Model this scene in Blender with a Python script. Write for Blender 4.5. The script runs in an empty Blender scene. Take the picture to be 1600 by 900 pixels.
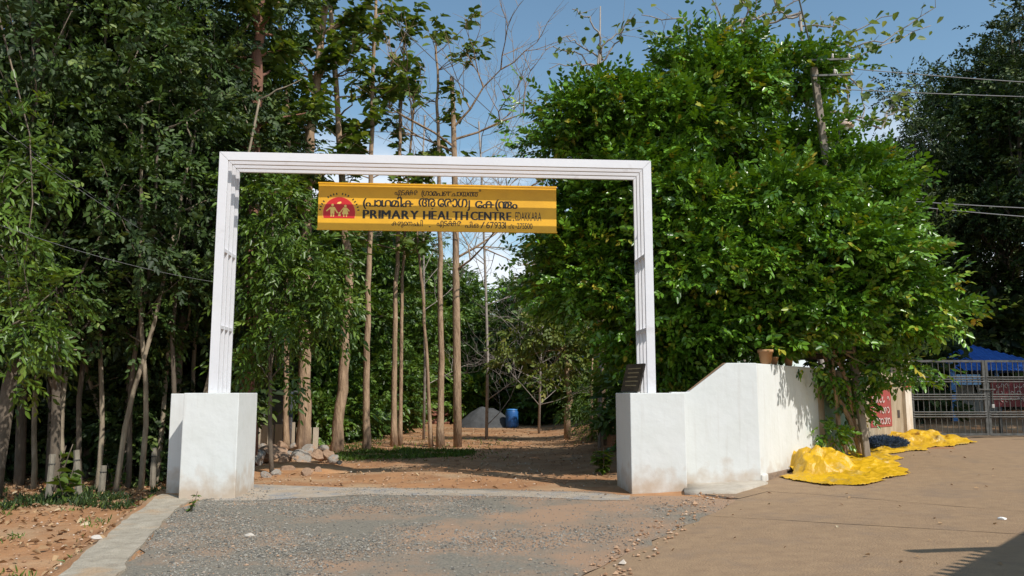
import bpy, bmesh, math, random
import numpy as np
from mathutils import Vector, noise

R = math.radians
C = bpy.context.scene.collection
sc = bpy.context.scene

# ------------------------------------------------------------------ camera, sky, sun, exposure
FPX = 1260.0                       # focal length in pixels of the 1600 px wide photograph
PITCH = math.atan(162.0 / FPX)     # horizon at y = 612
CAMZ = 1.55
cam = bpy.data.cameras.new('camera'); cam.sensor_width = 36; cam.lens = 36 * FPX / 1600
cam.clip_start = 0.05; cam.clip_end = 3000
camo = bpy.data.objects.new('camera', cam); C.objects.link(camo)
camo.location = (0, 0, CAMZ); camo.rotation_euler = (math.pi / 2 + PITCH, 0, 0)
sc.camera = camo

SUN_EL, SUN_AZ = R(46), R(44.5)  # azimuth measured from -Y (towards the camera) to +X
to_sun = Vector((math.sin(SUN_AZ) * math.cos(SUN_EL), -math.cos(SUN_AZ) * math.cos(SUN_EL), math.sin(SUN_EL)))
sl = bpy.data.lights.new('sun', 'SUN'); sl.energy = 4.6; sl.angle = R(0.53); sl.color = (1, .945, .87)
so = bpy.data.objects.new('sun', sl); C.objects.link(so)
so.rotation_euler = to_sun.to_track_quat('Z', 'Y').to_euler(); so.location = (20, -20, 30)

w = bpy.data.worlds.new('World'); sc.world = w; w.use_nodes = True
nt = w.node_tree; nt.nodes.clear()
sky = nt.nodes.new('ShaderNodeTexSky'); sky.sky_type = 'NISHITA'; sky.sun_disc = False
sky.sun_elevation = SUN_EL; sky.sun_rotation = math.atan2(to_sun.x, to_sun.y)
sky.air_density = 1.0; sky.dust_density = .8; sky.ozone_density = 1.0
tc = nt.nodes.new('ShaderNodeTexCoord')
mp = nt.nodes.new('ShaderNodeMapping'); mp.inputs['Scale'].default_value = (1, 1, 2.2); mp.inputs['Location'].default_value = (.35, 0, .12)
nz = nt.nodes.new('ShaderNodeTexNoise'); nz.inputs['Scale'].default_value = 5.2; nz.inputs['Detail'].default_value = 9
nz.inputs['Roughness'].default_value = .55
rp = nt.nodes.new('ShaderNodeValToRGB'); rp.color_ramp.elements[0].position = .43; rp.color_ramp.elements[1].position = .58
sx = nt.nodes.new('ShaderNodeSeparateXYZ')
mr = nt.nodes.new('ShaderNodeMapRange'); mr.inputs[1].default_value = .33; mr.inputs[2].default_value = .24
mr.inputs[3].default_value = 0; mr.inputs[4].default_value = .9; mr.clamp = True
mu = nt.nodes.new('ShaderNodeMath'); mu.operation = 'MULTIPLY'
mx = nt.nodes.new('ShaderNodeMix'); mx.data_type = 'RGBA'
mx.inputs[7].default_value = (7.0, 7.3, 7.8, 1)
bg = nt.nodes.new('ShaderNodeBackground'); bg.inputs[1].default_value = 0.15
wo = nt.nodes.new('ShaderNodeOutputWorld')
L = nt.links.new
L(tc.outputs['Generated'], mp.inputs[0]); L(mp.outputs[0], nz.inputs['Vector']); L(nz.outputs['Fac'], rp.inputs[0])
L(tc.outputs['Generated'], sx.inputs[0]); L(sx.outputs['Z'], mr.inputs[0])
L(rp.outputs[0], mu.inputs[0]); L(mr.outputs[0], mu.inputs[1]); L(mu.outputs[0], mx.inputs[0])
tn = nt.nodes.new('ShaderNodeMix'); tn.data_type = 'RGBA'; tn.blend_type = 'MULTIPLY'; tn.inputs[0].default_value = 1; tn.inputs[7].default_value = (.98, 1.12, 1.06, 1)
L(sky.outputs[0], tn.inputs[6]); L(tn.outputs[2], mx.inputs[6]); L(mx.outputs[2], bg.inputs[0]); L(bg.outputs[0], wo.inputs[0])

vs = sc.view_settings
vs.view_transform = 'Standard'; vs.look = 'None'; vs.gamma = 1; vs.use_curve_mapping = False
vs.exposure = -0.06
sc.cycles.max_bounces = 8; sc.cycles.transparent_max_bounces = 4
sc.cycles.use_denoising = True

# ------------------------------------------------------------------ pixel helpers (a pixel gives a direction only)
def ray(px, py):
    u = (px - 800) / FPX; v = (450 - py) / FPX
    cp, sp = math.cos(PITCH), math.sin(PITCH)
    return Vector((u, cp - v * sp, sp + v * cp))
def P(px, py, d):                  # the point of that pixel's ray at distance Y = d
    r = ray(px, py); t = d / r.y
    return Vector((r.x * t, d, CAMZ + r.z * t))
def sstep(a, b, x):
    t = min(1, max(0, (x - a) / (b - a))); return t * t * (3 - 2 * t)
def kerbx(y):
    return -3.8 - .278 * (y - 6.78) if y < 12.5 else -5.39 - .2 * (y - 12.5)
def gz(x, y):
    z = .03 * max(0, min(x, 24) - 1) + .03 * max(0, min(y, 26) - 12) * sstep(1, 4, x)
    z -= .27 * sstep(.0, .45, kerbx(y) - x) * sstep(60, 30, y)
    return z
def G(px, py, dz=0.0):             # where that pixel's ray meets the ground
    z = 0
    for _ in range(30):
        r = ray(px, py); t = (z + dz - CAMZ) / r.z
        z = gz(r.x * t, r.y * t)
    return Vector((r.x * t, r.y * t, z + dz))

# ------------------------------------------------------------------ materials
MATS = {}
def mat(name, col=(.5, .5, .5), col2=None, scale=4.0, rough=.8, bump=0.0, bscale=30.0, metal=0.0, spec=.5,
        detail=6, lo=.35, hi=.65, col3=None, scale3=1.0, lo3=.5, hi3=.62, coords='Object', stretch=None):
    if name in MATS: return MATS[name]
    m = bpy.data.materials.new(name); m.use_nodes = True; MATS[name] = m
    n = m.node_tree; b = n.nodes['Principled BSDF']; l = n.links.new
    b.inputs['Roughness'].default_value = rough; b.inputs['Metallic'].default_value = metal
    b.inputs['Specular IOR Level'].default_value = spec
    b.inputs['Base Color'].default_value = (*col, 1)
    tcn = n.nodes.new('ShaderNodeTexCoord'); vec = tcn.outputs[coords]
    if stretch:
        mpn = n.nodes.new('ShaderNodeMapping'); mpn.inputs['Scale'].default_value = stretch
        l(vec, mpn.inputs[0]); vec = mpn.outputs[0]
    cur = None
    if col2:
        t = n.nodes.new('ShaderNodeTexNoise'); t.inputs['Scale'].default_value = scale; t.inputs['Detail'].default_value = detail
        t.inputs['Roughness'].default_value = .62; l(vec, t.inputs['Vector'])
        r = n.nodes.new('ShaderNodeValToRGB'); r.color_ramp.elements[0].position = lo; r.color_ramp.elements[1].position = hi
        r.color_ramp.elements[0].color = (*col, 1); r.color_ramp.elements[1].color = (*col2, 1)
        l(t.outputs['Fac'], r.inputs[0]); cur = r.outputs[0]
    if col3:
        t3 = n.nodes.new('ShaderNodeTexNoise'); t3.inputs['Scale'].default_value = scale3; t3.inputs['Detail'].default_value = 7
        t3.inputs['Roughness'].default_value = .65; l(vec, t3.inputs['Vector'])
        r3 = n.nodes.new('ShaderNodeMapRange'); r3.inputs[1].default_value = lo3; r3.inputs[2].default_value = hi3
        l(t3.outputs['Fac'], r3.inputs[0])
        mxn = n.nodes.new('ShaderNodeMix'); mxn.data_type = 'RGBA'; mxn.inputs[7].default_value = (*col3, 1)
        l(r3.outputs[0], mxn.inputs[0]); l(cur, mxn.inputs[6]); cur = mxn.outputs[2]
    if cur is not None: l(cur, b.inputs['Base Color'])
    if bump:
        t = n.nodes.new('ShaderNodeTexNoise'); t.inputs['Scale'].default_value = bscale; t.inputs['Detail'].default_value = 8
        l(vec, t.inputs['Vector'])
        bp = n.nodes.new('ShaderNodeBump'); bp.inputs['Strength'].default_value = bump; bp.inputs['Distance'].default_value = .03
        l(t.outputs['Fac'], bp.inputs['Height']); l(bp.outputs[0], b.inputs['Normal'])
    return m

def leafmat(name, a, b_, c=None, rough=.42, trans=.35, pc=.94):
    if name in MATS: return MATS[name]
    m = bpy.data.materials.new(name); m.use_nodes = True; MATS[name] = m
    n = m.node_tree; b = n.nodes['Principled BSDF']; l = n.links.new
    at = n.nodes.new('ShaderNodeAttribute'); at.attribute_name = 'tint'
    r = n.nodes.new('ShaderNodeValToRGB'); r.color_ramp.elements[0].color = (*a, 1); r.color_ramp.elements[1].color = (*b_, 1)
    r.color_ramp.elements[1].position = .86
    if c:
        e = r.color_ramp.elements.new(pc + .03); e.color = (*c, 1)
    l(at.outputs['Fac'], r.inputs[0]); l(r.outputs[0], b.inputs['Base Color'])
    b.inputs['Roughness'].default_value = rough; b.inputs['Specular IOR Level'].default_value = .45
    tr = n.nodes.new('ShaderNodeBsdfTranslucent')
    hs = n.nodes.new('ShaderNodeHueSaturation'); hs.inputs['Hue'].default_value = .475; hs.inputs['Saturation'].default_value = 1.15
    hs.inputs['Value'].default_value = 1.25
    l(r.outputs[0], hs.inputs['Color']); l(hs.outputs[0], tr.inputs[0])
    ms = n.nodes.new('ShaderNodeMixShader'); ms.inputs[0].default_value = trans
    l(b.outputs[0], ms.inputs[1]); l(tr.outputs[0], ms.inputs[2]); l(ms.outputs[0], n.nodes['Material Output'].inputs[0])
    return m

# ------------------------------------------------------------------ builders
def tag(o, label=None, cat=None, group=None, kind=None):
    if label: o['label'] = label
    if cat: o['category'] = cat
    if group: o['group'] = group
    if kind: o['kind'] = kind
    return o
def thing(name, label, cat, loc=(0, 0, 0), group=None):
    o = bpy.data.objects.new(name, None); C.objects.link(o); o.location = loc; o.empty_display_size = .2
    return tag(o, label, cat, group)
def root_loc(p):
    v = Vector((0, 0, 0))
    while p is not None:
        v += p.location; p = p.parent
    return v
def link(name, me, parent=None):
    o = bpy.data.objects.new(name, me); C.objects.link(o); o.parent = parent
    return o
class MB:
    def __init__(s): s.v = []; s.f = []
    def add(s, vs, fs):
        k = len(s.v); s.v += [Vector(p) for p in vs]; s.f += [[i + k for i in f] for f in fs]; return s
    def box(s, c, sx, sy, sz, ax=(1, 0, 0), ay=None, az=None):
        c = Vector(c); ax = Vector(ax).normalized()
        az = Vector(az).normalized() if az is not None else Vector((0, 0, 1))
        ay = Vector(ay).normalized() if ay is not None else az.cross(ax).normalized()
        vs = [c + ax * (sx / 2 * i) + ay * (sy / 2 * j) + az * (sz / 2 * k) for i in (-1, 1) for j in (-1, 1) for k in (-1, 1)]
        return s.add(vs, [[0, 1, 3, 2], [4, 6, 7, 5], [0, 4, 5, 1], [2, 3, 7, 6], [0, 2, 6, 4], [1, 5, 7, 3]])
    def bar(s, a, b, wx, wy, side=None):
        a, b = Vector(a), Vector(b); d = (b - a)
        az = d.normalized(); ax = Vector(side) if side else (Vector((1, 0, 0)) if abs(az.x) < .9 else Vector((0, 1, 0)))
        ay = az.cross(ax).normalized(); ax = ay.cross(az).normalized()
        return s.box((a + b) / 2, wx, wy, d.length, ax, ay, az)
    def tube(s, pts, rad, n=8, cap=True, rng=None, rough=0):
        pts = [Vector(p) for p in pts]; k0 = len(s.v); m = len(pts)
        up = Vector((.13, .91, .3)).normalized()
        for i, p in enumerate(pts):
            d = (pts[min(i + 1, m - 1)] - pts[max(i - 1, 0)])
            d = d.normalized() if d.length > 1e-9 else Vector((0, 0, 1))
            a = d.cross(up)
            a = a.normalized() if a.length > .05 else d.orthogonal().normalized()
            b = d.cross(a)
            r = rad[i] if hasattr(rad, '__len__') else rad
            for j in range(n):
                t = 2 * math.pi * j / n
                rr = r * (1 + (rng.uniform(-rough, rough) if rng else 0))
                s.v.append(p + a * (math.cos(t) * rr) + b * (math.sin(t) * rr))
        for i in range(m - 1):
            for j in range(n):
                s.f.append([k0 + i * n + j, k0 + i * n + (j + 1) % n, k0 + (i + 1) * n + (j + 1) % n, k0 + (i + 1) * n + j])
        if cap:
            s.f.append([k0 + j for j in range(n)][::-1]); s.f.append([k0 + (m - 1) * n + j for j in range(n)])
        return s
    def lathe(s, c, prof, n=20):
        c = Vector(c); k0 = len(s.v)
        for r, z in prof:
            for j in range(n):
                t = 2 * math.pi * j / n; s.v.append(c + Vector((r * math.cos(t), r * math.sin(t), z)))
        for i in range(len(prof) - 1):
            for j in range(n):
                s.f.append([k0 + i * n + j, k0 + i * n + (j + 1) % n, k0 + (i + 1) * n + (j + 1) % n, k0 + (i + 1) * n + j])
        s.f.append([k0 + j for j in range(n)][::-1])
        return s
    def build(s, name, m, parent=None, smooth=False, bevel=0, world=True):
        off = root_loc(parent) if (parent is not None and world) else Vector((0, 0, 0))
        me = bpy.data.meshes.new(name)
        me.from_pydata([tuple(v - off) for v in s.v], [], s.f)
        if bevel:
            bm = bmesh.new(); bm.from_mesh(me)
            bmesh.ops.recalc_face_normals(bm, faces=bm.faces)
            es = [e for e in bm.edges if len(e.link_faces) == 2 and e.calc_face_angle(0) > .5]
            bmesh.ops.bevel(bm, geom=es, offset=bevel, segments=2, affect='EDGES', profile=.6)
            bm.to_mesh(me); bm.free()
        me.materials.append(m)
        if smooth:
            for p in me.polygons: p.use_smooth = True
        me.update()
        return link(name, me, parent)

# ---- leaves, all in numpy: six corner leaf folded along its midrib
def nrm(a): return a / np.maximum(np.linalg.norm(a, axis=-1, keepdims=True), 1e-9)
def leaf_mesh(name, pos, ax, no, ln, wd, m, rng, fold=.25, bend=.18, tint=None):
    n = len(pos); ax = nrm(ax); sd = nrm(np.cross(ax, no)); no = np.cross(sd, ax)
    ln = np.asarray(ln).reshape(-1, 1) * np.ones((n, 1)); wd = np.asarray(wd).reshape(-1, 1) * np.ones((n, 1))
    q = lambda t, s_, u: pos + ax * ln * t + sd * wd * s_ + no * (wd * u)
    V = np.stack([pos, q(.32, -.46, fold * .5), q(.70, -.36, fold * .4) - no * ln * bend * .5, q(1., 0, 0) - no * ln * bend,
                  q(.70, .36, fold * .4) - no * ln * bend * .5, q(.32, .46, fold * .5)], 1).reshape(-1, 3)
    F = (np.array([[0, 1, 2, 3], [0, 3, 4, 5]])[None] + (np.arange(n) * 6)[:, None, None]).reshape(-1)
    me = bpy.data.meshes.new(name)
    me.vertices.add(6 * n); me.vertices.foreach_set('co', V.astype(np.float32).ravel())
    me.loops.add(8 * n); me.loops.foreach_set('vertex_index', F.astype(np.int32))
    me.polygons.add(2 * n); me.polygons.foreach_set('loop_start', np.arange(0, 8 * n, 4, dtype=np.int32))
    try: me.polygons.foreach_set('loop_total', np.full(2 * n, 4, dtype=np.int32))
    except Exception: pass
    at = me.attributes.new('tint', 'FLOAT', 'FACE')
    t = rng.random(n) if tint is None else tint
    at.data.foreach_set('value', np.repeat(t, 2).astype(np.float32))
    me.materials.append(m); me.update(calc_edges=True); me.validate()
    return me
def sprays(rng, p, d, nl, L_, ll, lw, ang=55, droop=.3, njit=.45, upw=.8):
    """pinnate sprays: p, d (n,3) -> arrays for leaf_mesh"""
    n = len(p); d = nrm(d)
    up = np.array([0, 0, 1.0]) * upw + rng.normal(0, .5, (n, 3))
    s = nrm(np.cross(d, up)); nn = np.cross(s, d)
    L_ = L_ * rng.uniform(.7, 1.25, (n, 1))
    A, Pp, N, T = [], [], [], []
    base = rng.random(n)
    for j in range(nl):
        t = (j + .6) / nl
        last = j == nl - 1
        pos = p + d * L_ * t - np.array([0, 0, 1.0]) * (droop * L_ * t * t)
        a = R(ang) * (1 - .35 * t) * (0 if last else 1)
        sg = 1 if j % 2 else -1
        ax = d * math.cos(a) + s * (sg * math.sin(a)) + rng.normal(0, .16, (n, 3)) - np.array([0, 0, droop * .9 * (.4 + t)])
        Pp.append(pos); A.append(ax); N.append(nn + rng.normal(0, njit, (n, 3))); T.append(np.clip(base * .9 + rng.random(n) * .14 - .03, 0, 1))
    return np.concatenate(Pp), np.concatenate(A), np.concatenate(N), np.concatenate(T)
def lobe_sprays(rng, lobes, nclump, nspray, cl=.45, shell=(.55, 1.02), zdrop=.15, flat=.7):
    """lobes: (centre, (rx, ry, rz)); clumps on each lobe's shell, sprays round each clump"""
    PP, DD = [], []
    vol = [(l[1][0] * l[1][1] + l[1][0] * l[1][2] + l[1][1] * l[1][2]) for l in lobes]; tot = sum(vol)
    for (c, r), vv in zip(lobes, vol):
        k = max(3, int(nclump * vv / tot)); c = np.array(c); r = np.array(r)
        u = nrm(rng.normal(0, 1, (k, 3))); rad = rng.uniform(shell[0] ** 2, shell[1] ** 2, (k, 1)) ** .5
        cen = c + u * rad * r
        size = rng.uniform(.5, 1.5, (k, 1)) * cl
        kk = np.repeat(np.arange(k), nspray)
        off = rng.normal(0, 1, (len(kk), 3)) * np.array([1, 1, flat]) * size[kk] * .6
        PP.append(cen[kk] + off)
        DD.append(nrm(u[kk] * .9 + nrm(off) * .8 + rng.normal(0, .35, (len(kk), 3)) + np.array([0, 0, .25 - zdrop])))
    return np.concatenate(PP), np.concatenate(DD)

def wob(rng, a, b, n, amp):
    a, b = Vector(a), Vector(b); L_ = (b - a).length; out = []
    ph = [rng.uniform(0, 6.28) for _ in range(4)]
    for i in range(n + 1):
        t = i / n; q = a.lerp(b, t); e = math.sin(math.pi * min(1, t * 1.1)) * amp * L_
        q = q + Vector((math.sin(t * 5 + ph[0]) + .5 * math.sin(t * 11 + ph[1]), math.sin(t * 6 + ph[2]), .4 * math.sin(t * 7 + ph[3]))) * e * .5
        out.append(q)
    return out
def limb(mb, rng, a, b, r0, r1, n=6, amp=.08, sides=6):
    pts = wob(rng, a, b, n, amp)
    mb.tube(pts, [r0 + (r1 - r0) * (i / n) ** .8 for i in range(n + 1)], sides, True)
    return pts
def copy_tree(o, parent=None):
    c = o.copy(); C.objects.link(c); c.parent = parent
    for ch in o.children: copy_tree(ch, c)
    return c

# base materials
paint = mat('white_wall_paint', (.66, .675, .665), (.625, .64, .62), 2.2, .75, .22, 7, col3=(.60, .55, .48), scale3=2.6, lo3=.66, hi3=.85)
def add_splash(m, col, z0, z1, amt):
    n = m.node_tree; l = n.links.new; b = n.nodes['Principled BSDF']; src = b.inputs['Base Color'].links[0].from_socket
    ge = n.nodes.new('ShaderNodeNewGeometry'); sp = n.nodes.new('ShaderNodeSeparateXYZ'); l(ge.outputs['Position'], sp.inputs[0])
    t = n.nodes.new('ShaderNodeTexNoise'); t.inputs['Scale'].default_value = 5; t.inputs['Detail'].default_value = 8; l(ge.outputs['Position'], t.inputs['Vector'])
    ad = n.nodes.new('ShaderNodeMath'); ad.operation = 'MULTIPLY_ADD'; ad.inputs[1].default_value = -.9; l(t.outputs['Fac'], ad.inputs[0]); l(sp.outputs['Z'], ad.inputs[2])
    r = n.nodes.new('ShaderNodeMapRange'); r.inputs[1].default_value = z0 - .45; r.inputs[2].default_value = z1 - .45; r.inputs[3].default_value = amt; r.inputs[4].default_value = 0; l(ad.outputs[0], r.inputs[0])
    mp_ = n.nodes.new('ShaderNodeMapping'); mp_.inputs['Scale'].default_value = (9, 9, .55); l(ge.outputs['Position'], mp_.inputs[0])
    t2_ = n.nodes.new('ShaderNodeTexNoise'); t2_.inputs['Scale'].default_value = 1.6; t2_.inputs['Detail'].default_value = 5; l(mp_.outputs[0], t2_.inputs['Vector'])
    r2 = n.nodes.new('ShaderNodeMapRange'); r2.inputs[1].default_value = .56; r2.inputs[2].default_value = .8; r2.inputs[3].default_value = 0; r2.inputs[4].default_value = .45; l(t2_.outputs['Fac'], r2.inputs[0])
    m2 = n.nodes.new('ShaderNodeMix'); m2.data_type = 'RGBA'; m2.inputs[7].default_value = (.50, .48, .44, 1); l(r2.outputs[0], m2.inputs[0]); l(src, m2.inputs[6])
    m1 = n.nodes.new('ShaderNodeMix'); m1.data_type = 'RGBA'; m1.inputs[7].default_value = (*col, 1); l(r.outputs[0], m1.inputs[0]); l(m2.outputs[2], m1.inputs[6]); l(m1.outputs[2], b.inputs['Base Color'])
add_splash(paint, (.42, .30, .19), .0, .42, .75)
arch_paint = mat('white_metal_paint', (.69, .685, .71), (.65, .645, .67), 1.5, .42, .06, 14, col3=(.52, .50, .50), scale3=3.5, lo3=.60, hi3=.80)
concrete = mat('old_concrete', (.40, .36, .30), (.30, .26, .21), 6, .9, .35, 60, col3=(.42, .25, .13), scale3=1.4, lo3=.5, hi3=.72)

# ================================================================== THE SETTING
rg = random.Random(7); nr = np.random.default_rng(11)
dirt = mat('red_earth', (.44, .225, .10), (.30, .145, .062), 1.6, .95, .6, 30, col3=(.42, .285, .165), scale3=.6, lo3=.48, hi3=.68)
def axis_vals(segs):
    out = []
    for a, b, st in segs:
        k = int(round((b - a) / st)); out += [a + (b - a) * i / k for i in range(k)]
    return out + [segs[-1][1]]
xs = axis_vals([(-400, -60, 34), (-60, -16, 4), (-16, -7, .6), (-7, -2.8, .14), (-2.8, 14, .5), (14, 60, 4), (60, 400, 34)])
ys = axis_vals([(-60, -4, 8), (-4, 4, 1), (4, 16, .3), (16, 40, .6), (40, 100, 5), (100, 900, 80)])
gv = []
for y in ys:
    for x in xs:
        a = .035 if (x < kerbx(y) or y > 13.2) else .012
        fade = 1 if (abs(x) < 20 and 3 < y < 42) else 0
        gv.append((x, y, gz(x, y) + fade * a * (noise.noise(Vector((x * .8, y * .8, 3))) + .6 * noise.noise(Vector((x * 2.3, y * 2.3, 9)))) - .012))
nx = len(xs)
gf = [(j * nx + i, j * nx + i + 1, (j + 1) * nx + i + 1, (j + 1) * nx + i) for j in range(len(ys) - 1) for i in range(nx - 1)]
g = MB(); g.v = [Vector(v) for v in gv]; g.f = [list(f) for f in gf]
tag(g.build('ground', dirt, smooth=True), 'bare red earth ground running under the trees and clearing', kind='structure')

def sheet(name, outline, m, dz, step, parent=None, jit=0.0, inset=0.0, thick=0.0):
    """a ground hugging sheet inside an outline of (x, y) points, cut along a grid so that it follows the slope"""
    bm = bmesh.new()
    vs_ = [bm.verts.new((x, y, 0)) for x, y in outline]
    bm.faces.new(vs_)
    x0, x1 = min(p[0] for p in outline), max(p[0] for p in outline); y0, y1 = min(p[1] for p in outline), max(p[1] for p in outline)
    for k in range(int(x0 / step), int(x1 / step) + 1):
        bmesh.ops.bisect_plane(bm, geom=bm.verts[:] + bm.edges[:] + bm.faces[:], plane_co=(k * step, 0, 0), plane_no=(1, 0, 0))
    for k in range(int(y0 / step), int(y1 / step) + 1):
        bmesh.ops.bisect_plane(bm, geom=bm.verts[:] + bm.edges[:] + bm.faces[:], plane_co=(0, k * step, 0), plane_no=(0, 1, 0))
    if thick:
        r = bmesh.ops.extrude_face_region(bm, geom=bm.faces[:])
        for e in r['geom']:
            if isinstance(e, bmesh.types.BMVert): e.co.z = -thick
    bmesh.ops.recalc_face_normals(bm, faces=bm.faces)
    for v in bm.verts: v.co.z += gz(v.co.x, v.co.y) + dz + jit * noise.noise(Vector((v.co.x * 1.7, v.co.y * 1.7, 1)))
    me = bpy.data.meshes.new(name); bm.to_mesh(me); bm.free()
    if me.polygons and sum(p.normal.z for p in me.polygons) < 0 and not thick: me.flip_normals()
    me.materials.append(m)
    for p in me.polygons: p.use_smooth = True
    return link(name, me, parent)
def ragged(pts, seg=.35, amp=.1, seed=0, hf=.6):
    out = []; n = len(pts)
    for i in range(n):
        a, b = Vector(pts[i]), Vector(pts[(i + 1) % n]); k = max(1, int((b - a).length / seg)); nn_ = Vector((-(b - a).y, (b - a).x)).normalized()
        for j in range(k):
            q = a.lerp(b, j / k)
            if j: q = q + nn_ * amp * (noise.noise(Vector((q.x * 2.1, q.y * 2.1, seed))) + hf * noise.noise(Vector((q.x * 6, q.y * 6, seed + 4))))
            out.append((q.x, q.y))
    return out
xy = lambda v: (v.x, v.y)

# gravel drive
gravel_m = mat('gravel_bed', (.30, .265, .205), (.17, .152, .12), 34, .95, .9, 70, col3=(.40, .255, .16), scale3=.75, lo3=.40, hi3=.58)
_n = gravel_m.node_tree; _mr = [k for k in _n.nodes if k.type == 'MAP_RANGE'][0]; _src = _mr.inputs[0].links[0].from_socket
_tc = _n.nodes.new('ShaderNodeTexCoord'); _sx = _n.nodes.new('ShaderNodeSeparateXYZ'); _ma = _n.nodes.new('ShaderNodeMath'); _ma.operation = 'MULTIPLY_ADD'; _ma.inputs[1].default_value = .03
_n.links.new(_tc.outputs['Object'], _sx.inputs[0]); _n.links.new(_sx.outputs['X'], _ma.inputs[0]); _n.links.new(_src, _ma.inputs[2]); _n.links.new(_ma.outputs[0], _mr.inputs[0])   # more earth trodden in towards the road
G_out = [(-2.6, 3.5), xy(G(185, 900)), xy(G(268, 800)), xy(G(330, 776)), xy(G(400, 757)), xy(G(560, 762)), xy(G(760, 764)), xy(G(930, 768)), xy(G(985, 776)),
         xy(G(1080, 776)), xy(G(1150, 781)), xy(G(1120, 800)), xy(G(1050, 832)), xy(G(975, 868)), xy(G(900, 905)), (.35, 5.4), (0.1, 3.5)]
gravel_poly = ragged(G_out, .25, .12, 2)
gd = sheet('gravel_drive', gravel_poly, gravel_m, .004, .5, jit=.006)
tag(gd, 'grey gravel drive mixed with red earth in front of the arch', kind='structure')
def inside(x, y, poly):
    c = False; n = len(poly); j = n - 1
    for i in range(n):
        xi, yi = poly[i]; xj, yj = poly[j]
        if (yi > y) != (yj > y) and x < (xj - xi) * (y - yi) / (yj - yi) + xi: c = not c
        j = i
    return c
def pebbles(name, n, region, poly, size, m, seed, dens=None, zoff=0.0):
    r = random.Random(seed); vs_, fs_ = [], []; tint = []
    octf = [(0, 2, 4), (2, 1, 4), (1, 3, 4), (3, 0, 4), (2, 0, 5), (1, 2, 5), (3, 1, 5), (0, 3, 5)]
    k = 0; tries = 0
    while k < n and tries < n * 6:
        tries += 1
        x = r.uniform(region[0], region[1]); y = region[2] + (region[3] - region[2]) * r.random() ** 1.25
        if poly and not inside(x, y, poly): continue
        if dens and r.random() > dens(x, y): continue
        s_ = r.uniform(*size) * (1.0 if r.random() < .93 else 1.7); a = r.uniform(0, 6.28); ca, sa = math.cos(a), math.sin(a)
        z = gz(x, y) + zoff
        b = len(vs_)
        for (px, py, pz) in ((1, 0, 0), (-1, 0, 0), (0, .75, 0), (0, -.75, 0), (.15, .1, .6), (-.1, 0, -.5)):
            px, py, pz = px * s_ * r.uniform(.7, 1.2), py * s_ * r.uniform(.7, 1.2), pz * s_ * r.uniform(.6, 1.2)
            vs_.append((x + px * ca - py * sa, y + px * sa + py * ca, z + pz + s_ * .22))
        fs_ += [(b + i, b + j, b + l) for i, j, l in octf]
        tint += [r.random()] * 8; k += 1
    me = bpy.data.meshes.new(name); me.from_pydata(vs_, [], fs_)
    at = me.attributes.new('tint', 'FLOAT', 'FACE'); at.data.foreach_set('value', tint)
    me.materials.append(m); return link(name, me)
def tintmat(name, a, b, c=None, rough=.9):
    m = leafmat(name, a, b, c, rough, 0.0); return m
stone_m = tintmat('gravel_stone', (.085, .080, .070), (.32, .295, .25), (.38, .24, .15), .9)
def gdens(x, y):
    v = noise.noise(Vector((x * .75, y * .75, 5))) + .5 * noise.noise(Vector((x * 2, y * 2, 8))); return .10 + 1.0 * sstep(-.12, .38, -v + .12 - .13 * (x + 1))
tag(pebbles('gravel', 26000, (-5, 3.6, 6.2, 13.4), ragged(G_out, .25, .2, 3), (.006, .016), stone_m, 4, gdens, .004), 'loose grey crushed stone chips covering the drive', 'gravel', kind='stuff')

# concrete road of cast slabs on the right
road_m = mat('worn_concrete_road', (.34, .225, .128), (.262, .17, .098), 5.5, .92, .45, 48, detail=12, lo=.3, hi=.7, col3=(.21, .15, .105), scale3=1.1, lo3=.52, hi3=.78)
joint_m = mat('joint_dirt', (.10, .08, .065), (.16, .11, .08), 9, .95)
E = lambda px, py: xy(G(px, py))
roadE = [E(900, 905), E(975, 868), E(1050, 832), E(1120, 800), E(1150, 781)]
road_all = [(.35, 5.4), *roadE, E(1075, 768), E(1075, 752), (3.9, 13.0), (4.05, 13.25), (9.2, 19.3), (24, 19.9), (24, -8), (3, -8), (.1, 3.5)]
jb = sheet('concrete_road', road_all, joint_m, -.006, 1.0)
tag(jb, 'worn concrete road rising to the metal gate', kind='structure')
j1a, j1b = E(1100, 806), E(1610, 836)           # near joint
j2a, j2b = E(1278, 773), E(1610, 801)           # far joint
def lerp2(a, b, t): return (a[0] + (b[0] - a[0]) * t, a[1] + (b[1] - a[1]) * t)
def off(p, d): return (p[0], p[1] + d)
far1 = lerp2(j1a, j1b, 5.2); far2 = lerp2(j2a, j2b, 5.2)
gap = .011
slabA = ragged([(.35, 5.4), roadE[0], roadE[1], roadE[2], off(j1a, -gap), off(far1, -gap), (far1[0], -8), (3, -8), (.1, 3.5)], .45, .02, 5)
slabB = ragged([off(j1a, gap), roadE[3], roadE[4], off(E(1200, 768), -gap), off(j2a, -gap), off(far2, -gap), off(far1, gap)], .45, .018, 6)
slabC = ragged([E(1155, 779), E(1075, 768), E(1075, 752), (3.9, 13.0), (4.05, 13.25), (9.2, 19.3), (24, 19.9), (24, far2[1] + gap), off(far2, gap), off(j2a, gap), off(E(1200, 768), gap)], .45, .018, 7)
for s_ in (slabA, slabB, slabC): sheet('road_slab', s_, road_m, .003, .6, parent=jb, jit=.006)
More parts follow.
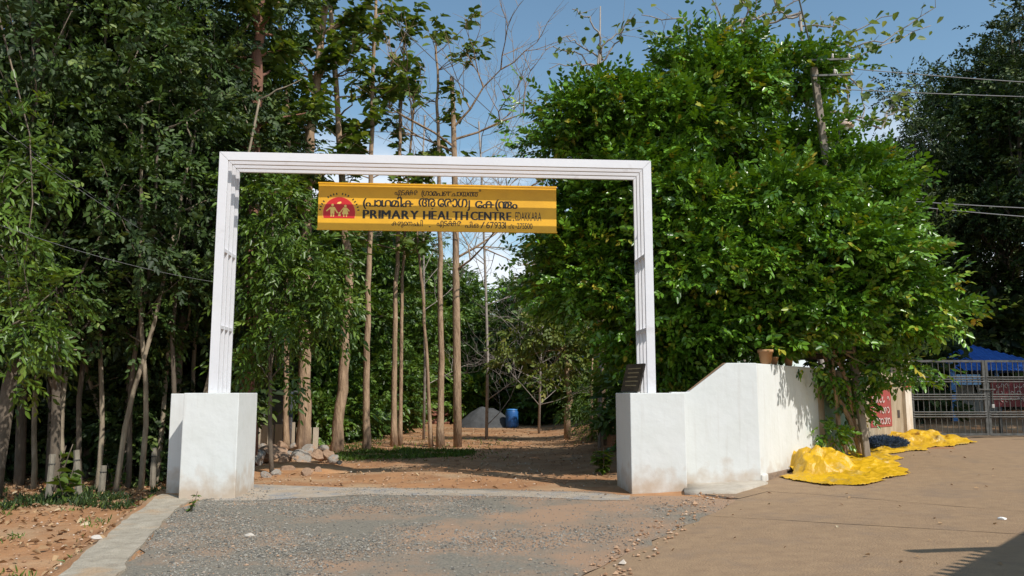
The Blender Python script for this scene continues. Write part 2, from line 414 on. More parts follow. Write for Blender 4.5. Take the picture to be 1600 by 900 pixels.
# apron under the wall
ap_m = mat('cement_apron', (.46, .41, .34), (.36, .31, .25), 5, .9, .3, 60)
ap = sheet('cement_apron', ragged([E(1070, 772), E(1068, 753), (3.95, 13.05), E(1200, 757), E(1150, 772)], .2, .03, 3), ap_m, .035, .5, thick=.1, jit=.012)
tag(ap, 'rough cement apron at the foot of the white wall', kind='structure')
ap2 = sheet('cement_strip', ragged([E(330, 783), E(395, 757), E(520, 762), E(700, 766), E(900, 770), E(985, 775), E(985, 783), E(800, 776), E(560, 774), E(400, 783)], .25, .06, 4), mat('dusty_cement', (.42, .36, .29), (.35, .27, .19), 3, .92, .3, 50, col3=(.26, .25, .24), scale3=2.2, lo3=.5, hi3=.62), .009, .5, jit=.004)
tag(ap2, 'dusty cement threshold strip between the two pillars', kind='structure')

# concrete kerb on the left: a retaining strip between the drive and the lower dirt lane
kerb_pts = [(-2.45, 2.0), (-1.9, 2.0), xy(G(185, 900)), xy(G(240, 832)), xy(G(272, 800)), xy(G(300, 782)), (-4.86, 12.15)]
kl = [(-5.28, 12.45), (-5.2, 12.0), (-4.92, 11.1), (-4.66, 9.9), (-4.2, 8.4), (-3.83, 7.1), (-2.45, 2.0)]
ko = ragged(kerb_pts + kl[:-1], .22, .05, 6)
ks = MB()
bm = bmesh.new(); vv = [bm.verts.new((x, y, 0)) for x, y in ko]; bm.faces.new(vv)
for k in range(5, 36):
    bmesh.ops.bisect_plane(bm, geom=bm.verts[:] + bm.edges[:] + bm.faces[:], plane_co=(0, k * .35, 0), plane_no=(0, 1, 0))
for k in range(-18, -5):
    bmesh.ops.bisect_plane(bm, geom=bm.verts[:] + bm.edges[:] + bm.faces[:], plane_co=(k * .3, 0, 0), plane_no=(1, 0, 0))
r_ = bmesh.ops.extrude_face_region(bm, geom=bm.faces[:])
for e in r_['geom']:
    if isinstance(e, bmesh.types.BMVert): e.co.z = -.6
bmesh.ops.recalc_face_normals(bm, faces=bm.faces)
for v in bm.verts:
    if v.co.z > -.3: v.co.z = .02 + .02 * noise.noise(Vector((v.co.x * 2, v.co.y * 2, 0))) + .012 * noise.noise(Vector((v.co.x * 7, v.co.y * 7, 2)))
me = bpy.data.meshes.new('kerb'); bm.to_mesh(me); bm.free(); me.materials.append(mat('pale_kerb_concrete', (.44, .385, .30), (.31, .265, .20), 6, .92, .8, 40, col3=(.45, .29, .16), scale3=1.2, lo3=.55, hi3=.75))
tag(link('kerb', me), 'rough pale concrete kerb between the gravel and the dirt lane', kind='structure')

# ================================================================== ARCH, PILLARS, SIGN
e1 = Vector((1, .075, 0)).normalized(); n1 = Vector((-e1.y, e1.x, 0))
O = P(325, 614, 12.23); O.z = 0
AW, AH, PT = 6.85, 5.275, 1.53      # arch width, height, pillar top
TW, TD, SP = .135, .05, .23         # tube face, tube depth, spacing of the four frames
def A(s, n, z): return O + e1 * s + n1 * n + Vector((0, 0, z))
def pillar(s0, s1, n0, n1_, label, zb):
    t = thing('gate_pillar', label, 'pillar', A((s0 + s1) / 2, (n0 + n1_) / 2, 0))
    m_ = MB(); m_.box(A((s0 + s1) / 2, (n0 + n1_) / 2, (PT + zb) / 2), s1 - s0, n1_ - n0, PT - zb, e1, n1)
    m_.build('shaft', paint, t, bevel=.012)
    return t
lp = pillar(-.29, .51, -.2, .95, 'white plastered gate pillar with a narrow wing behind, beside the kerb', -.35)
m_ = MB(); m_.box(A(-.517, .72, .6), .45, .22, 1.84, e1, n1); m_.build('wing', paint, lp, bevel=.01)
rp_ = pillar(AW - .46, AW + .40, -.2, .9, 'white plastered gate pillar joined to the stepped boundary wall', -.1)

arch = thing('gate_arch', 'white metal arch of four nested rectangular tube frames on two pillars', 'gate arch', A(AW / 2, .35, PT))
for k in range(4):
    n = k * SP
    # posts and beam of one frame, mitred at 45 degrees
    def prism(a, b, c, d):
        m_ = MB(); q = [A(s, n, z) for s, z in (a, b, c, d)] + [A(s, n + TD, z) for s, z in (a, b, c, d)]
        m_.add(q, [[0, 1, 2, 3], [7, 6, 5, 4], [0, 4, 5, 1], [1, 5, 6, 2], [2, 6, 7, 3], [3, 7, 4, 0]]); return m_
    g_ = .0015
    prism((0, PT), (TW, PT), (TW, AH - TW - g_), (0, AH - g_)).build('post', arch_paint, arch, bevel=.005)
    prism((AW - TW, PT), (AW, PT), (AW, AH - g_), (AW - TW, AH - TW - g_)).build('post', arch_paint, arch, bevel=.005)
    prism((g_, AH), (TW + g_, AH - TW), (AW - TW - g_, AH - TW), (AW - g_, AH)).build('beam', arch_paint, arch, bevel=.005)
for s in (TW * .5, AW - TW * .5):
    for z in (2.53, 3.72):
        for k in range(3):
            m_ = MB(); m_.box(A(s, k * SP + TD + (SP - TD) / 2, z), TW * .96, SP - TD - .002, .05, e1, n1); m_.build('spacer', arch_paint, arch)

# sign
def s_at(px, py, n):                # the arch coordinate s of a pixel on the plane n behind the arch front
    r = ray(px, py); o = O + n1 * n; t = (o.dot(n1)) / r.dot(n1)
    p = Vector((0, 0, CAMZ)) + r * t; return (p - o).dot(e1), p.z
SN = 3 * SP + .06
s0, zt0 = s_at(498, 289, SN); _, zb0 = s_at(497, 357.5, SN); s1, zt1 = s_at(869, 291.5, SN); _, zb1 = s_at(869, 361, SN)
zt, zb = (zt0 + zt1) / 2, (zb0 + zb1) / 2
sign_y = mat('yellow_sign_paint', (.80, .42, .012), (.70, .36, .012), 3, .5, .03, 20)
red_p = mat('red_sign_paint', (.55, .012, .014), rough=.5); blk = mat('black_sign_paint', (.012, .008, .006), rough=.5)
fig_p = mat('pale_yellow_print', (.86, .62, .16), rough=.5); outl = mat('orange_print', (.80, .36, .05), rough=.5)
sg = thing('sign_board', 'yellow hanging sign board with black Malayalam and English lettering and red sun emblem', 'sign', A((s0 + s1) / 2, SN, zb))
m_ = MB(); m_.box(A((s0 + s1) / 2, SN + .012, (zt + zb) / 2), s1 - s0, .024, zt - zb, e1, n1); m_.build('board', sign_y, sg, bevel=.003)
for z in (zt + .0125, zb - .0125):
    m_ = MB(); m_.box(A((s0 + s1) / 2, SN + .012, z), s1 - s0 + .02, .04, .025, e1, n1); m_.build('frame_rail', sign_y, sg)
SWd, SHt = s1 - s0, zt - zb
for u in (.12, .99):
    m_ = MB(); m_.tube([A(s0 + SWd * u, SN + .015, zt + .02), A(s0 + SWd * u, SN + .015, AH - TW)], .006, 6); m_.build('hook', mat('dark_iron', (.06, .055, .05), rough=.6, metal=.6), sg)
def on_sign(us, layer, name, m, faces):
    """us: list of (u, v) with u in 0..1 along the board, v in 0..1 down"""
    q = [tuple(A(s0 + SWd * p_[0], SN - .001 - .0012 * layer - (p_[2] if len(p_) > 2 else 0), zt - SHt * p_[1])) for p_ in us]
    mb = MB(); mb.add(q, faces); return mb.build(name, m, sg)
def text2d(body, offset=0.0, shear=0.0):
    cu = bpy.data.curves.new('t', 'FONT'); cu.body = body; cu.size = 1; cu.offset = offset; cu.shear = shear; cu.resolution_u = 3
    ob = bpy.data.objects.new('t', cu); C.objects.link(ob)
    dg = bpy.context.evaluated_depsgraph_get()
    me = bpy.data.meshes.new_from_object(ob.evaluated_get(dg))
    vs_ = [(v.co.x, v.co.y) for v in me.vertices]; fs_ = [list(p.vertices) for p in me.polygons]
    bpy.data.objects.remove(ob); bpy.data.curves.remove(cu); bpy.data.meshes.remove(me)
    return vs_, fs_
def text_run(items, offset, kern=.02):
    """items: list of (glyphs, dx before, dy, scale): glyph groups set one after the other"""
    V, F, x = [], [], 0
    for it in items:
        body, dx, dy, s_ = (it + (0, 0, 1))[:4] if isinstance(it, tuple) and len(it) < 4 else it
        if body == ' ': x += .3 + dx; continue
        vs_, fs_ = text2d(body, offset)
        if not vs_: continue
        a = min(v[0] for v in vs_); b = max(v[0] for v in vs_)
        k = len(V); x += dx
        V += [((v[0] - a) * s_ + x, v[1] * s_ + dy) for v in vs_]; F += [[i + k for i in f] for f in fs_]
        x += (b - a) * s_ + kern
    return V, F
def fit(V, F, box, name, m, layer=1, emb=(0,)):
    a, b = min(v[0] for v in V), max(v[0] for v in V); c, d = min(v[1] for v in V), max(v[1] for v in V)
    u0, u1, v0, v1 = box
    us, fs_ = [], []
    for k, dx in enumerate(emb):
        n0 = len(us); us += [(u0 + (x + dx - a) / (b - a) * (u1 - u0), v1 - (y - c) / (d - c) * (v1 - v0), .0004 * k) for x, y in V]; fs_ += [[i + n0 for i in f] for f in F]
    on_sign(us, layer, name, m, fs_)
g1 = lambda s: [(ch,) for ch in s]
up_ = lambda px: (px - 497.5) / 371.5
def word(items, offset, x0, x1, v0, v1, kern=.03):
    V, F = text_run([it if isinstance(it, tuple) else (it,) for it in items], 0, kern); e = offset * .9; fit(V, F, (up_(x0), up_(x1), v0, v1), 'lettering', blk, 1, (-e, 0, e) if e > .008 else (0, e))
edk = ['എ', 'ട', 'ക', ('ക', -.3, 0, 1), 'ര']
word(edk, .018, 615, 650.6, .115, .275)
word(['(', ('ഗ', -.06, 0, 1), 'ാ', 'മ', 'പ', 'ഞ', ('ച', -.2, 0, 1), 'ാ', 'യ', 'ത', ('ത', -.3, 0, 1), ('ം', -.1, .62, .7)], .018, 656.6, 749.5, .07, .275)
word(['(', ('പ', -.06, 0, 1), 'ാ', 'ഥ', 'മ', ('ി', -.16, 0, 1), 'ക'], .032, 566.5, 645, .27, .56)
word(['ആ', 'േ', 'ര', 'ാ', 'ഗ', ('J', -.02, -.06, .8)], .032, 652.5, 732, .29, .56)
word(['േ', 'ക', '(', ('ന', -.05, 0, 1), ('ദ', -.35, 0, 1), 'ം'], .032, 741, 807, .29, .56)
for wd_, a, b in (('PRIMARY', 567, 652), ('HEALTH', 660, 729), ('CENTRE', 734, 797)):
    V, F = text_run(g1(wd_), 0, .12); fit(V, F, (up_(a), up_(b), .575, .765), 'lettering', blk, 1, (-.045, -.022, 0, .022, .045))
on_sign([(up_(800), .74), (up_(802), .74), (up_(802), .77), (up_(800), .77)], 1, 'lettering', blk, [[0, 1, 2, 3]])
V, F = text_run(g1('EDAKKARA'), 0, .05); fit(V, F, (up_(804), up_(845), .57, .76), 'lettering', blk)
word(['ക', 'ര', ('ു', -.1, 0, 1), 'െ', 'ന', 'ച', ('ച', -.3, 0, 1), ('ി', -.12, 0, 1)], .013, 611, 659, .78, .96)
word(['.'], .01, 669, 671, .92, .945)
word(edk, .013, 681, 719, .79, .96)
word(['പ', ('ി', -.16, 0, 1), '.', 'ഒ'], .013, 725, 746, .80, .94)
word(['/'], 0, 749, 756, .80, .95)
word(list('679331'), .006, 758, 789, .80, .95)
word(['ഫ', ('േ', 0, 0, .8)], .004, 793, 802, .85, .95)
word(list('-275500'), .002, 804, 831, .82, .95)
# emblem: red rising sun with two pale figures and a flame
asp = SWd / SHt
cu_, cv_, ru = up_(530), .66, 24.5 / 371.5
rv = ru * asp
def disc(ru_, a0, a1, n, flat=None):
    pts = [(cu_ + ru_ * math.cos(a0 + (a1 - a0) * i / n), cv_ - ru_ * asp * math.sin(a0 + (a1 - a0) * i / n) * 1.04) for i in range(n + 1)]
    return pts
pts = disc(ru, R(-18), R(198), 40); on_sign(pts, 1, 'emblem', red_p, [list(range(len(pts)))[::-1]])
o1 = disc(ru * 1.07, R(-18), R(198), 40); o0 = disc(ru * 1.0, R(-18), R(198), 40)
on_sign(o1 + o0, 1, 'emblem_outline', outl, [[i, i + 1, 41 + i + 1, 41 + i][::-1] for i in range(40)])
for k in range(19):                 # the tiny arc of lettering over the sun, reduced to strokes
    a = R(10 + k * 160 / 18); 
    if k in (5, 9, 14): continue
    q = [(cu_ + ru * rr * math.cos(a + da), cv_ - rv * rr * 1.04 * math.sin(a + da)) for rr, da in ((1.16, -.035), (1.28, -.028), (1.28, .028), (1.16, .035))]
    on_sign(q, 1, 'lettering', blk, [[0, 1, 2, 3]])
def poly(pts, m=fig_p, name='emblem_figure'):
    q = [(cu_ + x * ru, cv_ - y * rv) for x, y in pts]; on_sign(q, 2, name, m, [list(range(len(q)))])
def circ(x, y, r, n=14): poly([(x + r * math.cos(6.283 * i / n), y + r * math.sin(6.283 * i / n)) for i in range(n)])
circ(-.42, .52, .085); poly([(-.56, .40), (-.28, .40), (-.30, -.02), (-.54, -.02)]); poly([(-.54, -.02), (-.44, -.02), (-.45, -.22), (-.53, -.22)]); poly([(-.40, -.02), (-.30, -.02), (-.31, -.22), (-.39, -.22)])
poly([(-.56, .40), (-.56, .28), (-.78, .10), (-.82, .16)]); poly([(-.28, .40), (-.06, .02), (-.12, -.02), (-.29, .24)])
circ(.38, .47, .08); poly([(.28, .37), (.48, .37), (.58, -.06), (.18, -.06)]); poly([(.26, -.06), (.33, -.06), (.33, -.22), (.27, -.22)]); poly([(.43, -.06), (.50, -.06), (.49, -.22), (.43, -.22)])
poly([(.30, .37), (.10, .04), (.05, .08), (.26, .38)]); poly([(.48, .37), (.66, .16), (.61, .11), (.47, .28)])
circ(.02, .02, .06); poly([(-.05, -.04), (.09, -.04), (.10, -.18), (-.06, -.18)]); poly([(-.16, .62), (.02, .60), (.14, .66), (.10, .76), (-.08, .72)])

# dark inscribed plaque leaning against the right posts
plq = MB(); a_, b_ = s_at(976, 612, .80); pc = A(AW - TW - .14, .38, PT)
pt = thing('plaque', 'dark framed inscription plaque leaning against the arch post on its pillar', 'plaque', pc)
ax_ = (e1 * .25 + n1 * -.97).normalized(); lean = Vector((.32, -.1, 1)).normalized()
lean = (lean - ax_ * lean.dot(ax_)).normalized(); nn2 = ax_.cross(lean).normalized()
cen = pc + lean * .25 - e1 * .06
MB().box(cen, .62, .03, .46, ax_, nn2, lean).build('stone_slab', mat('dark_granite', (.045, .035, .028), (.09, .07, .05), 14, .35), pt, bevel=.004)
for k in range(5):
    MB().box(cen + lean * (.15 - .07 * k) - nn2 * .0165, .44 - .05 * (k % 3), .003, .018, ax_, nn2, lean).build('inscription_line', mat('faded_gilt', (.28, .22, .12), rough=.6), pt)
    MB().box(cen + lean * (.15 - .07 * k) + nn2 * .0165, .44 - .05 * (k % 3), .003, .018, ax_, nn2, lean).build('inscription_line', mat('faded_gilt'), pt)

# ================================================================== BOUNDARY WALL ON THE RIGHT
bw = thing('boundary_wall', 'white plastered boundary wall with sloping shoulder, cornering beside the yellow tarpaulin', 'wall', (3.9, 13.2, .1))
WT = 2.01
c0 = Vector((3.955, 13.08, 0)); d2 = Vector((2.0, 2.62, 0)).normalized(); c1 = c0 + d2 * 3.15; n2 = Vector((-d2.y, d2.x, 0))
wl = MB()
prof = [(2.55, -.1), (3.955, -.1), (3.955, WT), (3.46, WT), (2.83, 1.545), (2.55, 1.545)]
q = [Vector((x, 13.02 + (x - 2.55) * .043, z)) for x, z in prof] + [Vector((x, 13.24 + (x - 2.55) * .043, z)) for x, z in prof]
q[1].xy = c0.xy; q[2].xy = c0.xy
wl.add(q, [[0, 1, 2, 3, 4, 5], [11, 10, 9, 8, 7, 6]] + [[i, i + 6, (i + 1) % 6 + 6, (i + 1) % 6] for i in range(6)])
wl.build('front_section', paint, bw, bevel=.012)
m_ = MB(); cc = c0 + d2 * 1.58 + n2 * .12
m_.box(cc + Vector((0, 0, (WT + .22) / 2 - .002)), 3.15, .22, WT - .226, d2, n2); m_.build('side_section', paint, bw, bevel=.012)
plm = mat('exposed_rubble_plinth', (.27, .19, .13), (.17, .125, .09), 7, .95, .9, 18)
m_ = MB(); m_.box(cc - n2 * .015 + d2 * .14 + Vector((0, 0, .10)), 3.0, .25, .27, d2, n2); m_.build('plinth', plm, bw, bevel=.02)
m_ = MB(); m_.box(c0 + d2 * .13 + n2 * .105 + Vector((0, 0, .09)), .27, .26, .30, d2, n2); m_.build('plinth_corner', paint, bw, bevel=.02)
m_ = MB(); m_.add([Vector((2.84, 13.06, 1.552)), Vector((3.455, 13.09, WT + .006)), Vector((3.455, 13.27, WT + .006)), Vector((2.84, 13.24, 1.552))], [[0, 1, 2, 3]]); m_.build('bare_top', mat('bare_plaster', (.45, .27, .15), (.36, .22, .12), 8, .9), bw)

# old painted wall running on to the gate
b0 = c1 + d2 * .02; b1 = Vector((9.02, 18.62, 0)); db = (b1 - b0).normalized(); nb = Vector((-db.y, db.x, 0)); Lb = (b1 - b0).length
ow = thing('painted_wall', 'weathered wall with teal and red painted panels next to the metal gate', 'wall', b0)
def wb(a, b, z0, z1, th, m, name, proud=0.0, bev=.008):
    c = b0 + db * (Lb * (a + b) / 2) + nb * (.11 - proud)
    zg = gz(c.x, c.y); return MB().box(c + Vector((0, 0, (zg + z0 + z1) / 2)) if False else c + Vector((0, 0, zg + (z0 + z1) / 2)), Lb * (b - a), th, z1 - z0, db, nb).build(name, m, ow, bevel=bev)
cream = mat('stained_cream_plaster', (.44, .36, .26), (.30, .23, .15), 5, .9, .2, 30, stretch=(1, 1, .3))
teal = mat('faded_teal_paint', (.13, .26, .22), (.22, .30, .24), 7, .7, .1, 30)
redp = mat('faded_red_paint', (.36, .05, .045), (.27, .06, .05), 6, .8, .1, 30)
wp2 = mat('dirty_white_post', (.70, .64, .55), (.55, .44, .33), 6, .85, .15, 30, stretch=(1, 1, .3))
wb(.0, 1.0, -.3, 1.62, .18, cream, 'wall_body')
wb(.06, .34, .35, 1.5, .012, teal, 'painted_panel', .098, 0)
wb(.54, .80, .42, 1.25, .012, redp, 'painted_panel', .098, 0)
rr = random.Random(5)
def glyphs(parent, org, ax, nn_, w_, rows, h, m):
    """weathered, unreadable painted characters: each a curled stroke of its own"""
    ax = Vector(ax).normalized(); nn_ = Vector(nn_).normalized()
    for k in range(rows):
        x = 0
        while x < w_ - h * .5:
            cw = h * rr.uniform(.55, 1.0)
            if rr.random() > .14:
                a0 = rr.uniform(0, 6.28); sp = rr.uniform(2.6, 5.6); pts = []
                for i in range(9):
                    a = a0 + sp * i / 8; pts.append(Vector(org) + ax * (x + cw / 2 + math.cos(a) * cw * .42) + Vector((0, 0, -k * h * 1.55 + math.sin(a) * h * .45 * rr.uniform(.75, 1.05))) + nn_ * .004)
                MB().tube(pts, h * .085, 4).build('lettering', m, parent)
            x += cw * 1.12
wl_ = mat('white_lettering', (.55, .45, .42), rough=.8)
c_ = b0 + db * (Lb * .565) + nb * -.001; glyphs(ow, c_ + Vector((0, 0, gz(c_.x, c_.y) + 1.02)), db, -nb, Lb * .21, 3, .15, wl_)
wb(.955, 1.04, -.3, 1.83, .30, wp2, 'gate_post', .02)
wb(.958, 1.035, 1.20, 1.36, .006, redp, 'notice', .175, 0)
wb(.88, .91, .55, .72, .006, mat('dark_stain', (.05, .04, .035), rough=.9), 'slot', .095, 0)

# metal gate
iron = mat('grey_painted_iron', (.13, .13, .125), (.07, .068, .062), 8, .55, .05, 40, metal=.35)
ga, gb = Vector((9.17, 18.72, .49)), Vector((12.6, 18.78, .53))
dg_ = (gb - ga).normalized(); gl = Vector((10.93, 18.75, .51))
gt = thing('metal_gate', 'grey double-leaf iron bar gate with triple rails across the road end', 'gate', ga)
GT = 2.25
def leaf(a, b):
    a, b = Vector(a), Vector(b); W_ = (b - a).length
    for z in (GT, .58): MB().bar((a.x, a.y, z), (b.x, b.y, z), .05, .05, (0, 1, 0)).build('rail', iron, gt)
    for z in (1.83, 1.43, 1.03):
        for k in (-.055, 0, .055): MB().tube([(a.x, a.y - .03, z + k), (b.x, b.y - .03, z + k)], .014, 6).build('rail', iron, gt)
    for e in (a, b): MB().bar((e.x, e.y, .56), (e.x, e.y, GT + .02), .06, .06).build('stile', iron, gt)
    n = int(W_ / .125)
    for k in range(1, n):
        p = a.lerp(b, k / n); MB().tube([(p.x, p.y, .6), (p.x, p.y, GT)], .010, 5).build('bar', iron, gt)
leaf((ga.x + .03, ga.y, 0), (gl.x - .035, gl.y, 0)); leaf((gl.x + .035, gl.y, 0), (gb.x, gb.y, 0))
MB().tube([(gl.x - .2, gl.y - .06, 1.6), (gl.x + .18, gl.y - .06, 1.6), (gl.x + .1, gl.y - .06, 1.55), (gl.x + .1, gl.y - .06, 1.25)], .013, 6).build('latch_bolt', iron, gt)
MB().box((gl.x + .1, gl.y - .07, 1.22), .06, .03, .08).build('padlock', mat('worn_steel', (.5, .48, .45), rough=.4, metal=.8), gt, bevel=.006)

# maroon notice board and shed with a blue sheet roof behind the gate
nbd = thing('notice_board', 'maroon notice board with white lettering behind the gate bars', 'sign', (11.9, 19.5, .5))
MB().box((12.3, 19.6, 1.5), 1.5, .04, .62).build('panel', mat('maroon_board', (.16, .02, .025), (.12, .02, .02), 5, .7), nbd)
for sx_ in (11.75, 12.85): MB().box((sx_, 19.65, 1.0), .06, .05, 1.5).build('leg', iron, nbd)
glyphs(nbd, (11.66, 19.575, 1.69), (1, 0, 0), (0, -1, 0), 1.3, 3, .11, wl_)
blue = mat('blue_sheet_metal', (.035, .13, .50), (.05, .18, .60), 1.5, .45, metal=.0)
sh = thing('shed', 'shed with a bright blue ribbed sheet roof behind the metal gate', 'building', (15.4, 24, .6))
rx0, rx1, ry0, ry1, zr, ze = 12.7, 16.3, 23.6, 27.2, 3.0, 2.15
rf = MB(); nrib = 46
apx = (15.6, 25.7)
def roof_z(x, y): return zr - (zr - ze) * max(abs(x - (rx0 + rx1) / 2) / ((rx1 - rx0) / 2), abs(y - (ry0 + ry1) / 2) / ((ry1 - ry0) / 2))
NXR, NYR = 96, 24
rv_ = []
for j in range(NYR + 1):
    for i in range(NXR + 1):
        x = rx0 + (rx1 - rx0) * i / NXR; y = ry0 + (ry1 - ry0) * j / NYR
        rv_.append(Vector((x, y, roof_z(x, y) + (.02 if i % 4 < 2 else 0))))
rf.v = rv_; rf.f = [[j * (NXR + 1) + i, j * (NXR + 1) + i + 1, (j + 1) * (NXR + 1) + i + 1, (j + 1) * (NXR + 1) + i] for j in range(NYR) for i in range(NXR)]
rf.build('roof', blue, sh)
for x in (12.9, 16.1):
    for y in (23.8, 27.0): MB().box((x, y, 1.45), .14, .14, 2.1).build('post', mat('blue_post', (.05, .2, .5), rough=.6), sh)
MB().box((14.5, 26.8, 1.3), 3.1, .12, 1.5).build('back_wall', mat('dim_plaster', (.3, .3, .28), (.2, .2, .19), 3, .9), sh)
MB().box((13.3, 23.75, 1.9), .8, .05, .3).build('hanging_sheet', mat('pale_blue_sheet', (.25, .45, .7), rough=.6), sh)

# house that throws its shadow on the road, outside the picture on the right
hs = thing('roadside_house', 'low plastered house with flat sunshade beside the road', 'building', (9, 4, .2))
u_ = Vector((1, 1.06, 0)).normalized(); v_ = Vector((u_.y, -u_.x, 0))
h0 = Vector((5.2, 4.15, 0)) ; hz = 3.2
hc = h0 + u_ * 3.2 + v_ * 2.9
MB().box(hc + Vector((0, 0, 1.5)), 5.6, 4.6, 3.0, u_, v_).build('wall', mat('house_plaster', (.62, .58, .50), (.55, .5, .43), 2, .85), hs)
MB().box(hc + Vector((0, 0, hz - .06)), 6.6, 5.8, .12, u_, v_).build('roof_slab', concrete, hs)
e_ = h0 + u_ * 2.05
MB().box(e_ - Vector((.30, .02, 0)) + Vector((0, 0, hz - .06)), 1.1, .09, .1, (1, .03, 0)).build('rain_spout', concrete, hs)
for k in range(14):
    t = h0 + u_ * (-.1 + k * .155)
    MB().box(t - v_ * .04 + Vector((0, 0, hz - .06)), .075, .14, .1, u_, v_).build('eave_tile', concrete, hs)
for k in (1.4, 4.6):
    w_ = MB(); w_.box(h0 + u_ * k + v_ * .585 + Vector((0, 0, 1.6)), 1.0, .06, 1.1, u_, v_); w_.build('window', mat('dark_window', (.03, .035, .04), rough=.2), hs)

# ================================================================== TREES
bark_teak = mat('teak_bark', (.46, .32, .205), (.22, .14, .085), 9, .95, 1.0, 30, stretch=(1, 1, .22), col3=(.15, .10, .07), scale3=1.6, lo3=.52, hi3=.68)
bark_red = mat('reddish_bark', (.26, .12, .075), (.16, .08, .055), 6, .95, .8, 22, stretch=(1, 1, .3))
bark_dark = mat('mottled_bark', (.17, .135, .10), (.085, .068, .05), 5, .95, .8, 20, stretch=(1, 1, .4), col3=(.30, .24, .16), scale3=1.8, lo3=.55, hi3=.68)
bark_bare = mat('bare_twig_bark', (.36, .32, .28), (.24, .20, .17), 5, .95, .4, 30)
lf_big = leafmat('glossy_green_leaf', (.030, .085, .009), (.155, .315, .026), (.42, .31, .04), .30, .13, pc=.965)
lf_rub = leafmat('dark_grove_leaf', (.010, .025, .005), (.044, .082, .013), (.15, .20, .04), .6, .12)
lf_teak = leafmat('broad_teak_leaf', (.045, .09, .015), (.13, .20, .035), (.24, .27, .06), .5, .35)
lf_pale = leafmat('yellowish_leaf', (.09, .14, .03), (.20, .25, .05), (.30, .28, .07), .5, .4)
lf_bg = leafmat('forest_leaf', (.026, .066, .010), (.12, .215, .028), (.17, .25, .045), .42, .2)
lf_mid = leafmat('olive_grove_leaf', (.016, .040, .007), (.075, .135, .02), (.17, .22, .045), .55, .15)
lf_fresh = leafmat('fresh_compound_leaf', (.034, .075, .010), (.12, .205, .024), (.19, .28, .045), .38, .24)

def crown(name, lobes, nclump, nspray, nl, L_, ll, lw, m, rng, parent, cl=.45, shell=(.55, 1.02), droop=.3, ang=55, local=True, flat=.7, zdrop=.15, clip=None):
    p, d = lobe_sprays(rng, lobes, nclump, nspray, cl, shell, zdrop, flat)
    if clip is not None:
        k = clip(p); p, d = p[k], d[k]
    pos, ax, no, ti = sprays(rng, p, d, nl, L_, ll, lw, ang, droop)
    n = len(pos); sc_ = rng.uniform(.65, 1.25, n)
    if not local:
        o = root_loc(parent); pos = pos - np.array([o.x, o.y, o.z])
    me = leaf_mesh(name, pos, ax, no, ll * sc_, lw * sc_, m, rng, tint=ti)
    o = link(name, me, parent); o['kind'] = 'stuff'
    return o
def pxlobe(px, py, rx, ry, d, rd):
    c = P(px, py, d); s_ = d / FPX
    return (tuple(c), (rx * s_, rd, ry * s_))

# ---- broad glossy tree behind the wall (right)
def make_big():
    base = Vector((5.1, 15.9, .2))
    t = thing('broad_tree', 'broad dense glossy-leaved tree rising behind the white boundary wall', 'tree', base)
    lobes = [pxlobe(1140, 140, 95, 55, 15.7, .8), pxlobe(1060, 205, 75, 60, 15.4, .9), pxlobe(1205, 225, 95, 60, 16.1, .5), pxlobe(1100, 345, 75, 70, 14.7, .9), pxlobe(1240, 120, 50, 45, 16.2, .4),
             pxlobe(1230, 315, 90, 55, 14.6, .8), pxlobe(1310, 390, 95, 55, 14.4, .8), pxlobe(1185, 400, 80, 60, 14.5, .8), pxlobe(1380, 440, 66, 32, 14.6, .6), pxlobe(1290, 480, 95, 42, 14.4, .6), pxlobe(1120, 465, 90, 50, 14.8, .9),
             pxlobe(1335, 550, 42, 40, 14.8, .4), pxlobe(1345, 290, 55, 42, 15.2, .7), pxlobe(1060, 520, 70, 70, 15.3, .8), pxlobe(1385, 565, 22, 40, 15.6, .4), pxlobe(1372, 350, 36, 28, 15.0, .5),
             pxlobe(1442, 488, 36, 20, 15.0, .4), pxlobe(1020, 300, 50, 60, 15.4, .8), pxlobe(1200, 520, 80, 36, 15.0, .7), pxlobe(1100, 90, 60, 30, 15.8, .5), pxlobe(1400, 508, 36, 22, 14.8, .4), pxlobe(1275, 250, 50, 35, 16.2, .4), pxlobe(1080, 420, 60, 40, 14.5, .7)]
    lobes = [(c_, tuple(v * .86 for v in r_)) for c_, r_ in lobes]
    rng = np.random.default_rng(21); r = random.Random(21); tb = MB()
    top = Vector((4.9, 15.9, 3.4))
    tb.tube(wob(r, base - Vector((0, 0, .4)), top, 7, .05), [.24, .22, .2, .19, .18, .17, .16, .15], 10)
    for c, rad in lobes:
        pts = limb(tb, r, top.lerp(base, r.uniform(0, .35)), Vector(c), .09, .03, 7, .1)
        for k in range(7):
            u = Vector((r.gauss(0, 1), r.gauss(0, 1), r.gauss(0, .8))).normalized()
            limb(tb, r, pts[r.randint(4, 7)], Vector(c) + Vector((u.x * rad[0], u.y * rad[1], u.z * rad[2])) * .85, .022, .006, 4, .1, 5)
    tb.build('trunk', bark_dark, t, True)
    def clip(p):                    # keep the foliage behind and above the wall, except the drooping bough
        wy = np.where(p[:, 0] < 3.955, 13.3, 13.08 + (p[:, 0] - 3.955) * 1.31 + .3)
        pz = p[:, 2]; px_ = 6.66 - (pz - .3) * .155      # the pole's line: the crown was cut back in front of it
        free = ~((np.abs(p[:, 0] - px_) < .42) & (p[:, 1] < 15.9) & (pz > 5.35))
        return free & ((p[:, 2] > 2.35) | ((p[:, 1] > wy + .1) & (p[:, 2] > .6)) | ((p[:, 0] > 6.6) & (p[:, 2] > 1.75)))
    crown('crown', lobes, 480, 46, 7, .31, .125, .072, lf_big, rng, t, .52, (.45, 1.08), .05, 58, False, .27, clip=clip)
make_big()
